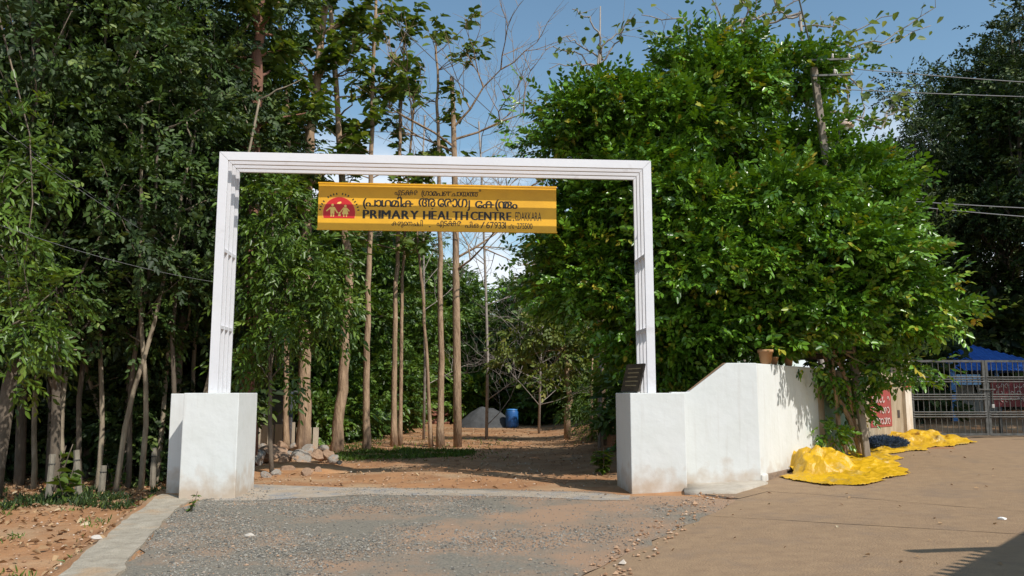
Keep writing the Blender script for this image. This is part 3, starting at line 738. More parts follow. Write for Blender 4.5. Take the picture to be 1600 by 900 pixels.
# drooping stem with foliage in front of the wall end
vb = Vector((6.75, 15.75, gz(6.7, 15.9)))
vt = thing('leaning_tree', 'crooked leaning stem with drooping leaves at the end of the white wall', 'tree', vb)
r = random.Random(3); tb = MB()
for dx, dz_, px, py in ((0, 0, 1284, 545), (.12, 0, 1296, 530), (-.35, .1, 1300, 560)):
    top = P(px, py, 15.4); tb.tube(wob(r, vb + Vector((dx, 0, -.1)), top, 8, .05), [.055, .05, .05, .045, .045, .04, .04, .035, .03], 7)
tb.build('trunk', bark_teak, vt, True)
crown('crown', [pxlobe(1305, 585, 20, 25, 15.5, .15), pxlobe(1292, 680, 26, 12, 15.4, .2), pxlobe(1328, 600, 16, 45, 15.6, .2), pxlobe(1340, 640, 10, 25, 15.8, .15), pxlobe(1258, 572, 20, 5, 14.9, .1)], 60, 5, 5, .2, .11, .06, lf_big, np.random.default_rng(5), vt, .16, droop=.6, local=False)

# ---- the second dense tree inside the compound, left of it
bt = Vector((2.75, 16.2, .0))
t2 = thing('dense_tree', 'dense dark tree showing through the right half of the arch', 'tree', bt)
lobes = [pxlobe(935, 182, 60, 40, 15.6, .7), pxlobe(925, 330, 48, 44, 15.9, .7), pxlobe(940, 425, 70, 65, 15.9, .9), pxlobe(985, 300, 60, 90, 15.6, .9), pxlobe(900, 225, 38, 26, 15.8, .5), pxlobe(1010, 480, 70, 80, 15.6, .8), pxlobe(905, 405, 34, 28, 16.2, .5), pxlobe(980, 170, 50, 40, 15.4, .7)]
r = random.Random(31); tb = MB(); top = Vector((2.7, 16.0, 3.9))
tb.tube(wob(r, bt - Vector((0, 0, .3)), top, 6, .04), [.2, .18, .17, .16, .15, .14, .12], 9)
for c, rad in lobes:
    pts = limb(tb, r, top, Vector(c), .07, .02, 6, .1)
    for k in range(5):
        u = Vector((r.gauss(0, 1), r.gauss(0, 1), r.gauss(0, .8))).normalized()
        limb(tb, r, pts[r.randint(3, 6)], Vector(c) + Vector((u.x * rad[0], u.y * rad[1], u.z * rad[2])) * .85, .02, .006, 4, .1, 5)
tb.build('trunk', bark_dark, t2, True)
crown('crown', lobes, 240, 34, 7, .33, .125, .072, lf_big, np.random.default_rng(8), t2, .6, droop=.06, local=False, flat=.3)

# ---- slender grove trees (variants shared by all copies), local coordinates
def grove_variant(seed, h, r0, m, bark, nclump, nl, low=.3, spread=1.9, ll=.15, lw=.08, nlobe=12, ns=9):
    r = random.Random(seed); rng = np.random.default_rng(seed)
    t = thing('grove_tree', 'x', 'tree'); tb = MB()
    top = Vector((r.uniform(-.4, .4), r.uniform(-.4, .4), h * .93))
    pts = wob(r, (0, 0, -.3), top, 14, .025); tb.tube(pts, [r0 * (1 - .75 * (i / 14)) for i in range(15)], 9)
    lobes = []
    for k in range(nlobe):
        f = low + (1 - low) * (k + .5) / nlobe; z = h * f
        a = k * 2.4 + r.uniform(-.5, .5); q = spread * (1.05 - .5 * abs(f - .55) * 1.6) * r.uniform(.35, 1)
        c = Vector((math.cos(a) * q, math.sin(a) * q, z + r.uniform(-.3, .5))); rad = r.uniform(.75, 1.3)
        lobes.append((tuple(c), (rad, rad, rad * .75)))
        p0 = pts[max(1, min(13, int(14 * (f * .82) - .5)))]
        lp_ = limb(tb, r, p0, c, r0 * .35, .012, 6, .08, 5)
        for j in range(4):
            u = Vector((r.gauss(0, 1), r.gauss(0, 1), r.gauss(0, .6))).normalized()
            limb(tb, r, lp_[r.randint(3, 6)], c + u * rad * .8, .014, .005, 3, .1, 4)
    tb.build('trunk', bark, t, True, world=False)
    crown('crown', lobes, nclump, ns, nl, .36, ll, lw, m, rng, t, .42, (.35, 1.05), .16, 58, flat=.5)
    return t
def put(proto, used, x, y, s, rz, label, group, name=None, tilt=0):
    o = proto if not used else copy_tree(proto)
    o.location = (x, y, gz(x, y) - .02); o.scale = (s, s, s * 1.0); o.rotation_euler = (tilt, 0, rz)
    o['label'] = label; o['group'] = group; o['category'] = 'tree'
    if name: o.name = name
    return o
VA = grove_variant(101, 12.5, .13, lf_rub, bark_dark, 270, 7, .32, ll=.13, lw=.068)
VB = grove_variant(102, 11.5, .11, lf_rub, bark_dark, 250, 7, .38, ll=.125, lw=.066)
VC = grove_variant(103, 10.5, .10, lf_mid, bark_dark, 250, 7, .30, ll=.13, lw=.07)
used = set()
def place(v, x, y, s, rz, label, group):
    k = v.name; o = put(v, k in used, x, y, s, rz, label, group); used.add(k); return o
LG = 'slender trees of the grove left of the arch'; LL = 'slender leafy tree in the dark crowded grove left of the arch'
r = random.Random(77)
spots = []
for px, d in ((8, 14.3), (48, 16.2), (100, 14.9), (60, 18.5), (150, 17.4), (205, 16.6), (250, 18.6), (285, 16.9), (320, 20.0), (120, 20.6), (20, 20), (255, 23), (330, 24.5), (360, 22), (-60, 15.5), (-40, 18.5), (300, 27.5), (380, 27), (225, 19.8)):
    spots.append(((px - 800) / FPX * d, d))
for i, (x, y) in enumerate(spots):
    place((VA, VB, VC)[i % 3], x, y, r.uniform(.92, 1.15), r.uniform(0, 6.28), LL, LG)
# trees behind the teak row and along the clearing's far edge
BG = 'trees closing off the far side of the clearing'; BL = 'leafy tree in the green wall beyond the clearing'
VD = grove_variant(104, 7.2, .14, lf_bg, bark_dark, 380, 7, .12, 2.2, .18, .10, 11)
VE = grove_variant(105, 6.6, .12, lf_bg, bark_dark, 380, 7, .10, 2.0, .18, .10, 11)
for i, (px, d, s) in enumerate(((400, 25.5, 1.0), (455, 27, .98), (505, 29, 1.0), (550, 31, 1.05), (596, 35, 1.05), (640, 49, 1.15), (690, 50, 1.15), (735, 47, .9), (775, 46, .82), (815, 45, .82), (850, 42, .95),
                                (890, 40, 1.15), (930, 38, 1.2), (975, 36, 1.1), (1010, 34, .95), (1060, 30, .8), (845, 49, 1.0), (790, 50, .9), (620, 46, 1.3), (560, 42, 1.2), (500, 38, 1.2), (440, 34, 1.25), (940, 46, 1.4), (1020, 40, 1.3), (700, 52, 1.1)  , (580, 36, 1.1))):
    place((VD, VE)[i % 2], (px - 800) / FPX * d, d, s * r.uniform(.95, 1.05), r.uniform(0, 6.28), BL, BG)
# dark tall trees behind the metal gate
GG = 'tall trees behind the metal gate'; GL = 'tall leafy tree shading the yard behind the metal gate'
for i, (px, d, s) in enumerate(((1450, 29, .95), (1520, 31, 1.05), (1585, 30, 1.05), (1660, 29, 1.1), (1490, 31, 1.0), (1570, 30, 1.05), (1400, 29, .85), (1640, 28, 1.1), (1540, 35, 1.1), (1610, 35, 1.1), (1440, 35, 1.05), (1360, 33, .9), (1300, 30, .8))):
    place((VA, VB, VC)[i % 3], (px - 800) / FPX * d, d, s * (1.14 if px > 1510 else .9), r.uniform(0, 6.28), GL, GG)

for x, y, s_ in ((16.2, 16.6, .9), (18.5, 19.5, .95), (15.6, 20.6, .85), (20.5, 16.5, 1.0), (21, 22, 1.0), (17.6, 23.5, .8)):  # trees added out of view on the right to shade the yard
    place(VA if x > 18 else VB, x, y, s_, r.uniform(0, 6.28), GL, GG)
# ---- teak: straight pole trunks with sparse big leaves
def teak(trunk_px, d, r0, r1, label, seed, branches, leaf_n, bark=bark_teak, m=lf_teak, ll=.30, name='teak_tree', maxl=2.1, zmin=4.2, d_top=None):
    r = random.Random(seed); rng = np.random.default_rng(seed)
    pts = []
    n_ = len(trunk_px)
    for i, (px, py) in enumerate(trunk_px): pts.append(P(px, py, d + (0 if d_top is None else (d_top - d) * i / (n_ - 1))))
    pts[0].z = gz(pts[0].x, pts[0].y) - .15
    t = thing(name, label, 'tree', (pts[0].x, pts[0].y, gz(pts[0].x, pts[0].y)))
    dense = []
    for i in range(len(pts) - 1):
        for k in range(4): dense.append(pts[i].lerp(pts[i + 1], k / 4))
    dense.append(pts[-1]); N = len(dense)
    dense = [q + Vector((noise.noise(Vector((i * .6, seed, 0))), noise.noise(Vector((i * .6, seed, 5))), 0)) * r0 * .55 for i, q in enumerate(dense)]
    rad = [(r0 + (r1 - r0) * i / (N - 1)) * (1.45 if i == 0 else 1.15 if i == 1 else 1) for i in range(N)]
    tb = MB(); tb.tube(dense, rad, 12, True, r, .06)
    ends = []
    for k in range(branches):
        f = r.uniform(0, 1) ** .8; z0 = zmin + (dense[-1].z - zmin) * f
        q = min(dense, key=lambda v: abs(v.z - z0)); a = r.uniform(0, 6.28); l_ = r.uniform(.6, maxl) * (1.1 - .4 * f)
        e_ = q + Vector((math.cos(a) * l_, math.sin(a) * l_, l_ * r.uniform(.15, .75)))
        bp = limb(tb, r, q, e_, max(.012, r1 * .5), .006, 6, .12, 5); ends += [(bp[j], (bp[-1] - bp[0]).normalized()) for j in (3, 4, 5, 6, 6)]
    ends += [(dense[-1], Vector((0, 0, 1)))] * 3
    tb.build('trunk', bark, t, True)
    if leaf_n:
        pp, aa = [], []
        for k in range(leaf_n):
            q, dr = r.choice(ends); a = r.uniform(0, 6.28)
            pp.append(q + Vector((r.gauss(0, .09), r.gauss(0, .09), r.gauss(0, .09)))); aa.append(Vector((math.cos(a), math.sin(a), r.uniform(-.65, .35))) + dr * .4)
        pp = np.array([tuple(v) for v in pp]) - np.array(tuple(root_loc(t))); aa = np.array([tuple(v) for v in aa])
        no = np.array([0, 0, 1.0]) + rng.normal(0, .45, (leaf_n, 3)); s_ = rng.uniform(.5, 1.15, leaf_n)
        o = link('crown', leaf_mesh('crown', pp, aa, no, ll * s_, ll * .62 * s_, m, rng, .2, .3), t); o['kind'] = 'stuff'
    return t
teak([(388, 640), (391, 500), (394, 350), (398, 200), (404, 90), (408, -60)], 17.2, .17, .10, 'thick reddish-barked tree directly behind the left gate pillar', 1, 26, 1400, bark_red, zmin=5)
teak([(475, 708), (476, 600), (479, 430), (481, 250), (492, 160), (506, 20), (512, -60)], 20.9, .175, .08, 'thick pale trunk rising from the stone pile, bark scarred', 2, 30, 1500, zmin=5.5)
teak([(447, 706), (447, 600), (448, 420), (452, 240), (446, 120), (432, -20)], 21, .075, .05, 'thin trunk between the reddish tree and the thick pale trunk', 3, 22, 950)
teak([(524, 706), (535, 610), (541, 500), (547, 420), (540, 370), (532, 250), (524, 120), (517, 10)], 21.4, .15, .06, 'bowed pale trunk that leans right then bends back near the sign', 4, 22, 850, zmin=6)
teak([(572, 704), (573, 600), (574, 480), (579, 360), (580, 200), (584, 80), (588, -20)], 21.8, .10, .04, 'straight brown trunk standing in the grass beside the bowed trunk', 5, 22, 850, zmin=5.5)
teak([(616, 697), (616, 560), (619, 440), (623, 340), (626, 180), (632, 60)], 23.4, .085, .035, 'slim straight trunk close in front of a thinner twin', 6, 18, 480, zmin=5.5)
teak([(625, 697), (627, 560), (628, 450), (632, 380), (640, 250), (650, 110)], 23.8, .06, .03, 'thin trunk close behind a slim straight one in the grass', 7, 16, 420, zmin=5)
teak([(674, 697), (667, 560), (660, 450), (653, 380), (650, 280)], 23.3, .055, .03, 'thinnest leaning pole trunk at the edge of the grass', 8, 9, 120, zmin=5)
teak([(688, 699), (689, 560), (688, 430), (686, 300), (684, 160), (682, 60)], 23.2, .10, .03, 'straight trunk beside the thinnest pole, paler near its foot', 9, 18, 460, zmin=5.8)
teak([(942, 706), (940, 600), (939, 500), (937, 430)], 21.5, .11, .085, 'lone straight trunk beside the right gate pillar', 12, 2, 0, zmin=4.2)
# bare tree
def bare(trunk_px, d, r0, label, seed, n0=7, spreadx=1.0):
    r = random.Random(seed); pts = [P(px, py, d) for px, py in trunk_px]; pts[0].z = gz(pts[0].x, pts[0].y) - .15
    t = thing('bare_tree', label, 'tree', (pts[0].x, pts[0].y, 0)); tb = MB()
    tb.tube(pts, [r0 * (1 - .5 * i / (len(pts) - 1)) for i in range(len(pts))], 10, True, r, .05)
    def grow(a, dr, l_, rad, dep):
        q = a; dd = dr
        for s_ in range(3):
            d2_ = (dd + Vector((r.gauss(0, .16), r.gauss(0, .16), r.gauss(.06, .12)))).normalized(); q2 = q + d2_ * l_ / 3
            tb.tube([q, q2], [rad * (1 - s_ * .2), rad * (1 - (s_ + 1) * .2)], 4 if dep else 5, False); q, dd = q2, d2_
            if dep < 3:
                for _ in range(1 if s_ < 2 else 2):
                    a_ = Vector((r.gauss(0, 1), r.gauss(0, 1), r.gauss(.3, .6))).normalized()
                    grow(q, (dd * .75 + a_ * .75).normalized(), l_ * r.uniform(.5, .75), rad * .55, dep + 1)
    for k in range(n0):
        i = r.randint(max(1, len(pts) - 4), len(pts) - 1); f = r.random(); q = pts[i - 1].lerp(pts[i], f)
        a = r.uniform(0, 6.28); grow(q, Vector((math.cos(a) * spreadx + .35, math.sin(a) * .6, r.uniform(.3, .9))).normalized(), r.uniform(1.3, 2.3), r0 * .33, 0)
    tb.build('trunk', bark_bare if seed != 50 else bark_teak, t, True)
    return t
bare([(715, 700), (714, 600), (713, 480), (712, 360), (710, 250), (708, 180), (706, 120)], 23.2, .125, 'straight trunk at the end of the grass with leafless branches above the arch', 50, 8)
bare([(760, 690), (762, 560), (758, 420), (752, 260), (748, 190)], 27, .055, 'leafless grey tree farther back with a wide fan of twigs', 51, 13)
bare([(662, 690), (664, 560), (662, 420), (660, 260), (664, 180)], 27, .05, 'leafless thin tree behind the pole trunks with fine upright twigs', 53, 9)
bare([(842, 690), (845, 560), (850, 480)], 31, .05, 'leafless shrubby tree spreading grey twigs low in the clearing', 52, 9, 1.6)
# small crooked yellowish tree
cb = G(887, 686)
ct = thing('small_tree', 'small crooked tree with sparse yellow-green leaves in the clearing', 'tree', cb)
tb = MB(); r = random.Random(9); cp_ = [P(887, 690, cb.y), P(886, 640, cb.y), P(892, 625, cb.y), P(886, 600, cb.y), P(886, 570, cb.y), P(880, 545, cb.y)]
tb.tube(cp_, [.12, .1, .09, .08, .07, .05], 9); lob = []
for px, py, rx, ry in ((825, 520, 40, 22), (870, 505, 45, 28), (915, 520, 40, 25), (940, 550, 30, 18), (800, 560, 22, 14), (880, 550, 35, 18), (850, 590, 22, 14), (910, 580, 20, 12)):
    l_ = pxlobe(px, py, rx, ry, cb.y, .6); lob.append(l_); limb(tb, r, cp_[-1], Vector(l_[0]), .035, .01, 5, .12, 5)
tb.build('trunk', bark_teak, ct, True)
crown('crown', lob, 130, 6, 5, .3, .16, .09, lf_pale, np.random.default_rng(4), ct, .3, local=False)
# feathery young tree
fb = G(925, 688)
ft = thing('young_tree', 'feathery light green sapling beside the lone trunk in the clearing', 'tree', fb)
tb = MB(); tb.tube([fb - Vector((0, 0, .1)), P(924, 620, fb.y), P(926, 560, fb.y)], [.05, .04, .02], 7); tb.build('trunk', bark_teak, ft, True)
crown('crown', [pxlobe(922, 625, 22, 28, fb.y, .4), pxlobe(930, 660, 20, 20, fb.y, .4)], 60, 8, 9, .4, .10, .02, lf_fresh, np.random.default_rng(6), ft, .3, local=False, droop=.5)
# fresh compound leaved tree behind the left post
nb0 = Vector((P(430, 640, 15.6).x, 15.6, 0))
nt_ = thing('compound_leaf_tree', 'young tree with drooping bright compound leaves behind the left arch post', 'tree', nb0)
tb = MB(); r = random.Random(12); topv = P(425, 330, 15.8); tp = wob(r, nb0 - Vector((0, 0, .2)), topv, 8, .03); tb.tube(tp, [.05 - .004 * i for i in range(9)], 7); lob = []
for px, py, rx, ry in ((400, 330, 45, 38), (450, 350, 50, 45), (400, 420, 40, 45), (460, 430, 55, 40), (505, 420, 35, 50), (420, 500, 45, 35), (480, 500, 55, 32), (395, 555, 25, 20), (430, 570, 28, 14), (405, 290, 45, 22), (520, 480, 25, 25)):
    l_ = pxlobe(px, py, rx, ry, 15.7, .55); lob.append(l_); limb(tb, r, tp[r.randint(3, 8)], Vector(l_[0]), .016, .006, 5, .12, 5)
tb.build('trunk', bark_dark, nt_, True)
crown('crown', lob, 130, 8, 9, .46, .145, .055, lf_fresh, np.random.default_rng(14), nt_, .3, local=False, droop=.55, ang=62)
# hanging boughs of a tree on the left edge
eb = Vector((-8.4, 11.9, gz(-8.4, 11.9)))
et = thing('edge_tree', 'tree whose sunlit leafy boughs reach in front of the grove', 'tree', eb)
tb = MB(); r = random.Random(15); topv = Vector((-8.3, 11.9, 8.5)); tp = wob(r, eb - Vector((0, 0, .2)), topv, 8, .03); tb.tube(tp, [.13 - .01 * i for i in range(9)], 9); lob = []
for px, py, rx, ry in ((20, 240, 55, 30), (60, 265, 40, 18), (25, 320, 50, 28), (15, 390, 35, 20), (45, 455, 55, 20), (20, 500, 50, 22), (55, 520, 25, 20), (10, 590, 20, 40), (20, 180, 40, 20), (90, 450, 25, 10), (-60, 350, 60, 150)):
    l_ = pxlobe(px, py, rx, ry, 12.3, .5); lob.append(l_); limb(tb, r, tp[r.randint(2, 8)], Vector(l_[0]), .02, .006, 6, .1, 5)
tb.build('trunk', bark_dark, et, True)
crown('crown', lob, 75, 7, 8, .4, .14, .055, lf_fresh, np.random.default_rng(16), et, .26, local=False, droop=.5, ang=60)
# teak like tree rising above the broad tree on the right
def leafy_boughs(name, label, base, top, d, boughs, seed, m, ll, per, trunk_r=.09):
    r = random.Random(seed); rng = np.random.default_rng(seed); base = Vector(base); base.z = gz(base.x, base.y)
    t = thing(name, label, 'tree', base); tb = MB(); tp = wob(r, base - Vector((0, 0, .2)), top, 9, .015)
    tb.tube(tp, [trunk_r * (1 - .07 * i) for i in range(10)], 8); pp, aa = [], []
    for pth in boughs:
        q = [P(px, py, d + r.uniform(-.4, .4)) for px, py in pth]; q = [min(tp, key=lambda v: (v - q[0]).length)] + q
        dn = []
        for i in range(len(q) - 1): dn += [q[i].lerp(q[i + 1], k / 4) for k in range(4)]
        dn.append(q[-1]); dn = [v + Vector((r.gauss(0, .03), r.gauss(0, .03), r.gauss(0, .03))) for v in dn]
        tb.tube(dn, [.03 * (1 - .8 * i / (len(dn) - 1)) + .005 for i in range(len(dn))], 5, False)
        for i, v in enumerate(dn[4:], 4):
            for _ in range(per):
                a = r.uniform(0, 6.28); o = Vector((r.gauss(0, .16), r.gauss(0, .16), r.gauss(0, .14))); pp.append(v + o); aa.append(Vector((math.cos(a), math.sin(a) * .8, r.uniform(-.9, .2))))
            if r.random() < .5: tb.tube([v, v + Vector((r.gauss(0, .35), r.gauss(0, .3), r.gauss(.15, .25)))], [.008, .003], 4, False)
    tb.build('trunk', bark_bare, t, True)
    pp = np.array([tuple(v) for v in pp]) - np.array(tuple(base)); aa = np.array([tuple(v) for v in aa]); n = len(pp); s_ = rng.uniform(.45, 1.1, n)
    o = link('crown', leaf_mesh('crown', pp, aa, np.array([0, 0, 1.]) + rng.normal(0, .6, (n, 3)), ll * s_, ll * .66 * s_, m, rng, .2, .3), t); o['kind'] = 'stuff'
lf_lime = leafmat('pale_lime_leaf', (.10, .16, .04), (.19, .26, .07), (.28, .32, .10), .5, .45)
leafy_boughs('thin_crowned_tree', 'thin-crowned tree with pale broad leaves rising behind the broad tree by the utility pole', (P(1290, 600, 20).x, 20, 0), P(1250, 20, 20), 20,
             [[(1260, 90), (1320, 70), (1380, 65), (1460, 12)], [(1280, 90), (1330, 55), (1395, 20)], [(1270, 110), (1310, 110), (1350, 85), (1455, 40)], [(1290, 60), (1300, 130), (1300, 180)], [(1300, 70), (1320, 140), (1330, 200)], [(1285, 80), (1290, 150), (1310, 230)], [(1250, 40), (1300, 40), (1310, 25)], [(1380, 190), (1395, 160), (1412, 140)], [(1375, 200), (1400, 170), (1430, 175)], [(1200, 40), (1170, 20), (1150, -20)], [(1230, 30), (1210, 0), (1200, -30)], [(1330, 120), (1350, 150), (1350, 190)]], 61, lf_lime, .27, 3)
leafy_boughs('twiggy_tree', 'twiggy tree with few broad leaves rising behind the dense tree', (P(935, 600, 21).x, 21, 0), P(938, 10, 21), 21,
             [[(935, 110), (900, 80), (850, 75)], [(935, 100), (905, 100), (860, 105)], [(938, 60), (920, 25), (895, 15)], [(940, 70), (970, 50), (990, 20)], [(940, 100), (965, 60), (980, 35)], [(936, 90), (900, 65), (880, 58)]], 62, lf_teak, .26, 1, .05)
leafy_boughs('forked_tree', 'tree with pale forked bare limbs rising behind the broad tree', (P(1165, 600, 20.5).x, 20.5, 0), P(1160, 30, 20.5), 20.5,
             [[(1150, 60), (1130, 30), (1100, -20)], [(1165, 50), (1170, 0), (1165, -40)], [(1160, 60), (1180, 20), (1182, -30)], [(1120, 60), (1070, 30), (1000, 25)], [(1110, 50), (1060, 60), (1010, 50)], [(1180, 30), (1230, 10), (1280, -20)]], 63, lf_lime, .24, 1, .10)

# ---- thin pale stems of the grove
def stem_variant(seed, h, m):
    r = random.Random(seed); rng = np.random.default_rng(seed); t = thing('slender_sapling', 'x', 'tree'); tb = MB()
    pts = wob(r, (0, 0, -.2), (r.uniform(-.5, .5), r.uniform(-.3, .3), h), 10, .035); tb.tube(pts, [.055 * (1 - .06 * i) for i in range(11)], 7); lobes = []
    for k in range(7):
        q = pts[r.randint(4, 10)]; a = r.uniform(0, 6.28); c = q + Vector((math.cos(a) * .8, math.sin(a) * .8, r.uniform(.2, .9))); limb(tb, r, q, c, .02, .006, 5, .1, 5)
        if k % 2: lobes.append((tuple(c), (.45, .45, .3)))
    tb.build('trunk', m, t, True, world=False)
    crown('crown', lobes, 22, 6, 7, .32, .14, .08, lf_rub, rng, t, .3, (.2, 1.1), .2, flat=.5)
    return t
bark_pale = mat('pale_lichen_bark', (.34, .28, .20), (.15, .12, .085), 5, .95, .5, 20, stretch=(1, 1, .4))
ST = [stem_variant(301, 6.0, bark_pale), stem_variant(302, 5.2, bark_pale), stem_variant(303, 6.8, bark_dark)]
for i, (px, d) in enumerate(((70, 15.6), (118, 15.2), (140, 16.0), (165, 15.4), (195, 15.2), (215, 15.8), (232, 15.4), (255, 16.4), (275, 15.6), (300, 16.0), (180, 17), (90, 16.6), (318, 17.4), (10, 15.8), (345, 18.6), (245, 17.6), (205, 17.8))):
    x = (px - 800) / FPX * d; v = ST[i % 3]; o = v if v.name not in used else copy_tree(v); used.add(v.name)
    o.location = (x, d, gz(x, d) - .02); o.scale = (1, 1, 1 + .1 * ((i * 7) % 5)); o.rotation_euler = (.09 * math.sin(i * 5.1), .12 * math.sin(i * 3.3), i * 1.7)
    tag(o, 'thin mottled stem with few leaves among the grove trees', 'tree', 'thin stems in the grove')

# ---- undergrowth shrubs (two kinds, copied)
def shrub_variant(seed, h, m, n):
    r = random.Random(seed); rng = np.random.default_rng(seed)
    t = thing('shrub', 'x', 'shrub'); tb = MB(); lobes = []
    for k in range(6):
        a = k * 1.05 + r.random(); q = h * .35 * r.random(); c = Vector((math.cos(a) * q, math.sin(a) * q, h * r.uniform(.3, .8)))
        limb(tb, r, (0, 0, -.1), c, .02, .006, 5, .1, 5); lobes.append((tuple(c), (h * .28, h * .28, h * .26)))
    tb.build('stem', bark_dark, t, True, world=False)
    crown('foliage', lobes, n, 7, 7, .26, .14, .075, m, rng, t, .3, (.2, 1.1), .15, flat=.5)
    return t
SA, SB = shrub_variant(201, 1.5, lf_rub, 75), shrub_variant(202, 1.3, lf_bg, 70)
def shrub(v, px, d, s, label, group):
    x = (px - 800) / FPX * d; o = v if v.name not in used else copy_tree(v); used.add(v.name)
    o.location = (x, d, gz(x, d) - .03); o.scale = (s, s, s); o.rotation_euler = (0, 0, (px * 7.3 + d) % 6.28); o['label'] = label; o['group'] = group; o['category'] = 'shrub'
UG = 'undergrowth shrubs in the grove'; UL = 'dark leafy shrub growing among the grove trunks'
for px, d, s in ((30, 17, .8), (90, 19, 1.2), (140, 18, 1.1), (180, 17.5, 1.2), (215, 18.3, 1.5), (240, 17, 1.2), (262, 19, 1.8), (205, 20.5, 1.9), (150, 21, 1.9), (100, 22, 2), (40, 21, 1.9), (0, 19, 1.5), (300, 19.5, 1.9), (300, 22, 2.0), (250, 21.5, 2.2), (20, 24, 2.4), (110, 25.5, 2.6), (190, 25, 2.6), (280, 24.5, 2.4), (350, 25, 2.3), (345, 19, 1.0), (-30, 17, 1.2), (-20, 22, 2.2), (60, 28, 3), (160, 29, 3), (240, 28, 3), (320, 30, 3)):
    shrub(SA, px, d, s, UL, UG)
CG = 'shrubs around the clearing'; CL_ = 'green shrub at the shaded edge of the clearing'
for px, d, s in ((400, 25.2, 1.2), (505, 24.5, 1.1), (540, 26, 1.4), (575, 27.5, 1.2), (560, 30, 2), (600, 31, 1.6), (600, 40, 2.2), (500, 28, 2), (440, 26, 1.6), (730, 41, 1.8), (760, 43, 2.5), (820, 42, 2.2), (850, 39, 2.0), (880, 38.5, 2.0), (905, 36, 1.7), (965, 31, 1.3), (990, 27, 1.2), (1010, 24, 1.2), (1020, 22, 1.3), (700, 46, 3), (790, 47, 3), (860, 45, 3), (920, 42, 3), (640, 47, 2.6), (1020, 20, 1.6), (1050, 18, 1.4), (1100, 18, 1.3)):
    shrub(SB, px, d, s, CL_, CG)
for px, d, s in ((1440, 28, 2), (1500, 30, 2.5), (1420, 26, 1.6), (1640, 29, 2.5), (1380, 24, 2.0), (1570, 31, 2.8), (1450, 30, 2.8)):
    shrub(SA, px, d, s, 'dark shrub in the shaded yard behind the metal gate', 'shrubs behind the metal gate')

# ---- small plants with leaves of their own
def leaf_obj(parent, base_me, loc, ax, up, s):
    o = link('leaf', base_me, parent); z = Vector(up).normalized(); x = Vector(ax).normalized(); y = z.cross(x).normalized(); z = x.cross(y)
    from mathutils import Matrix
    o.matrix_local = Matrix.Translation(Vector(loc)) @ Matrix((x, y, z)).transposed().to_4x4() @ Matrix.Scale(s, 4)
    return o
unit_leaf = leaf_mesh('leaf', np.zeros((1, 3)), np.array([[1., 0, 0]]), np.array([[0, 0, 1.]]), [1.], [.5], lf_fresh, np.random.default_rng(1), .25, .25, np.array([.6]))
unit_leaf2 = leaf_mesh('leaf', np.zeros((1, 3)), np.array([[1., 0, 0]]), np.array([[0, 0, 1.]]), [1.], [.8], lf_teak, np.random.default_rng(1), .25, .3, np.array([.5]))
def plant(name, label, base, stems, h, n, ls, seed, me=None, cat='plant', stem_m=None):
    r = random.Random(seed); base = Vector(base); t = thing(name, label, cat, base); me = me or unit_leaf
    for k in range(stems):
        a = r.uniform(0, 6.28); l_ = h * r.uniform(.6, 1); top = Vector((math.cos(a) * l_ * .35, math.sin(a) * l_ * .35, l_))
        tb = MB(); pts = wob(r, (0, 0, -.03), top, 5, .06); tb.tube(pts, [.012 * (h / .5) ** .5 * (1 - .12 * i) for i in range(6)], 5); tb.build('stem', stem_m or bark_dark, t, True, world=False)
        for j in range(n):
            f = r.uniform(.25, 1); q = pts[min(5, int(f * 5))]; b = r.uniform(0, 6.28)
            leaf_obj(t, me, q, (math.cos(b), math.sin(b), r.uniform(-.3, .6)), (r.gauss(0, .3), r.gauss(0, .3), 1), ls * r.uniform(.6, 1.1))
    return t
plant('weed', 'small green weed at the foot of the pillar beside the kerb', G(297, 800), 3, .27, 14, .07, 1)
plant('shrub_sapling', 'low bright shrub on the earth bank against the right gate pillar', G(941, 740), 9, .55, 20, .16, 2)
plant('seedling', 'broad-leaved seedling beside a slanted concrete post in the grove', G(100, 785), 2, .75, 9, .26, 3, unit_leaf2)
plant('young_teak', 'broad-leaved shoot halfway along the grove edge by a grey trunk', G(82, 772), 2, 1.3, 8, .3, 4, unit_leaf2)
plant('pale_sprout', 'bright sprout low in the grove near the wing of the pillar', G(180, 765), 4, .55, 12, .14, 5)
plant('wall_foot_plant', 'leafy plant sprouting from the wall foot above the crumpled tarpaulin', G(1300, 700), 5, .5, 14, .15, 6)

# ---- grass, litter
def blades(name, n, pts_fn, h, m, seed, label):
    rng = np.random.default_rng(seed); r = random.Random(seed); P_ = []
    while len(P_) < n:
        q = pts_fn(r)
        if q: P_.append((q[0], q[1], gz(q[0], q[1]) - .01))
    P_ = np.array(P_); ax = np.stack([rng.normal(0, .6, n), rng.normal(0, .6, n), np.ones(n)], 1); no = rng.normal(0, 1, (n, 3)); s_ = rng.uniform(.4, 1.2, n)
    o = link(name, leaf_mesh(name, P_, ax, no, h * s_, h * .22 * s_, m, rng, .3, .5)); tag(o, label, 'grass', kind='stuff')
gp = ragged([E(530, 708), E(600, 700), E(700, 704), E(745, 705), E(735, 712), E(640, 718), E(560, 722), E(535, 720), E(480, 716)], .5, .2, 8)
def fn(r):
    x, y = r.uniform(-6.5, 0), r.uniform(18.5, 27)
    if inside(x, y, gp) and noise.noise(Vector((x * 1.3, y * 1.3, 4))) > -.22: return x, y
    if r.random() < .18 and x < -3.2 - (y - 20) * .15 and y > 20.5 and noise.noise(Vector((x, y, 2))) > -.05: return x, y
    if r.random() < .02: return x, y
blades('grass', 5600, fn, .10, lf_fresh, 31, 'patch of short green grass at the foot of the trunks')
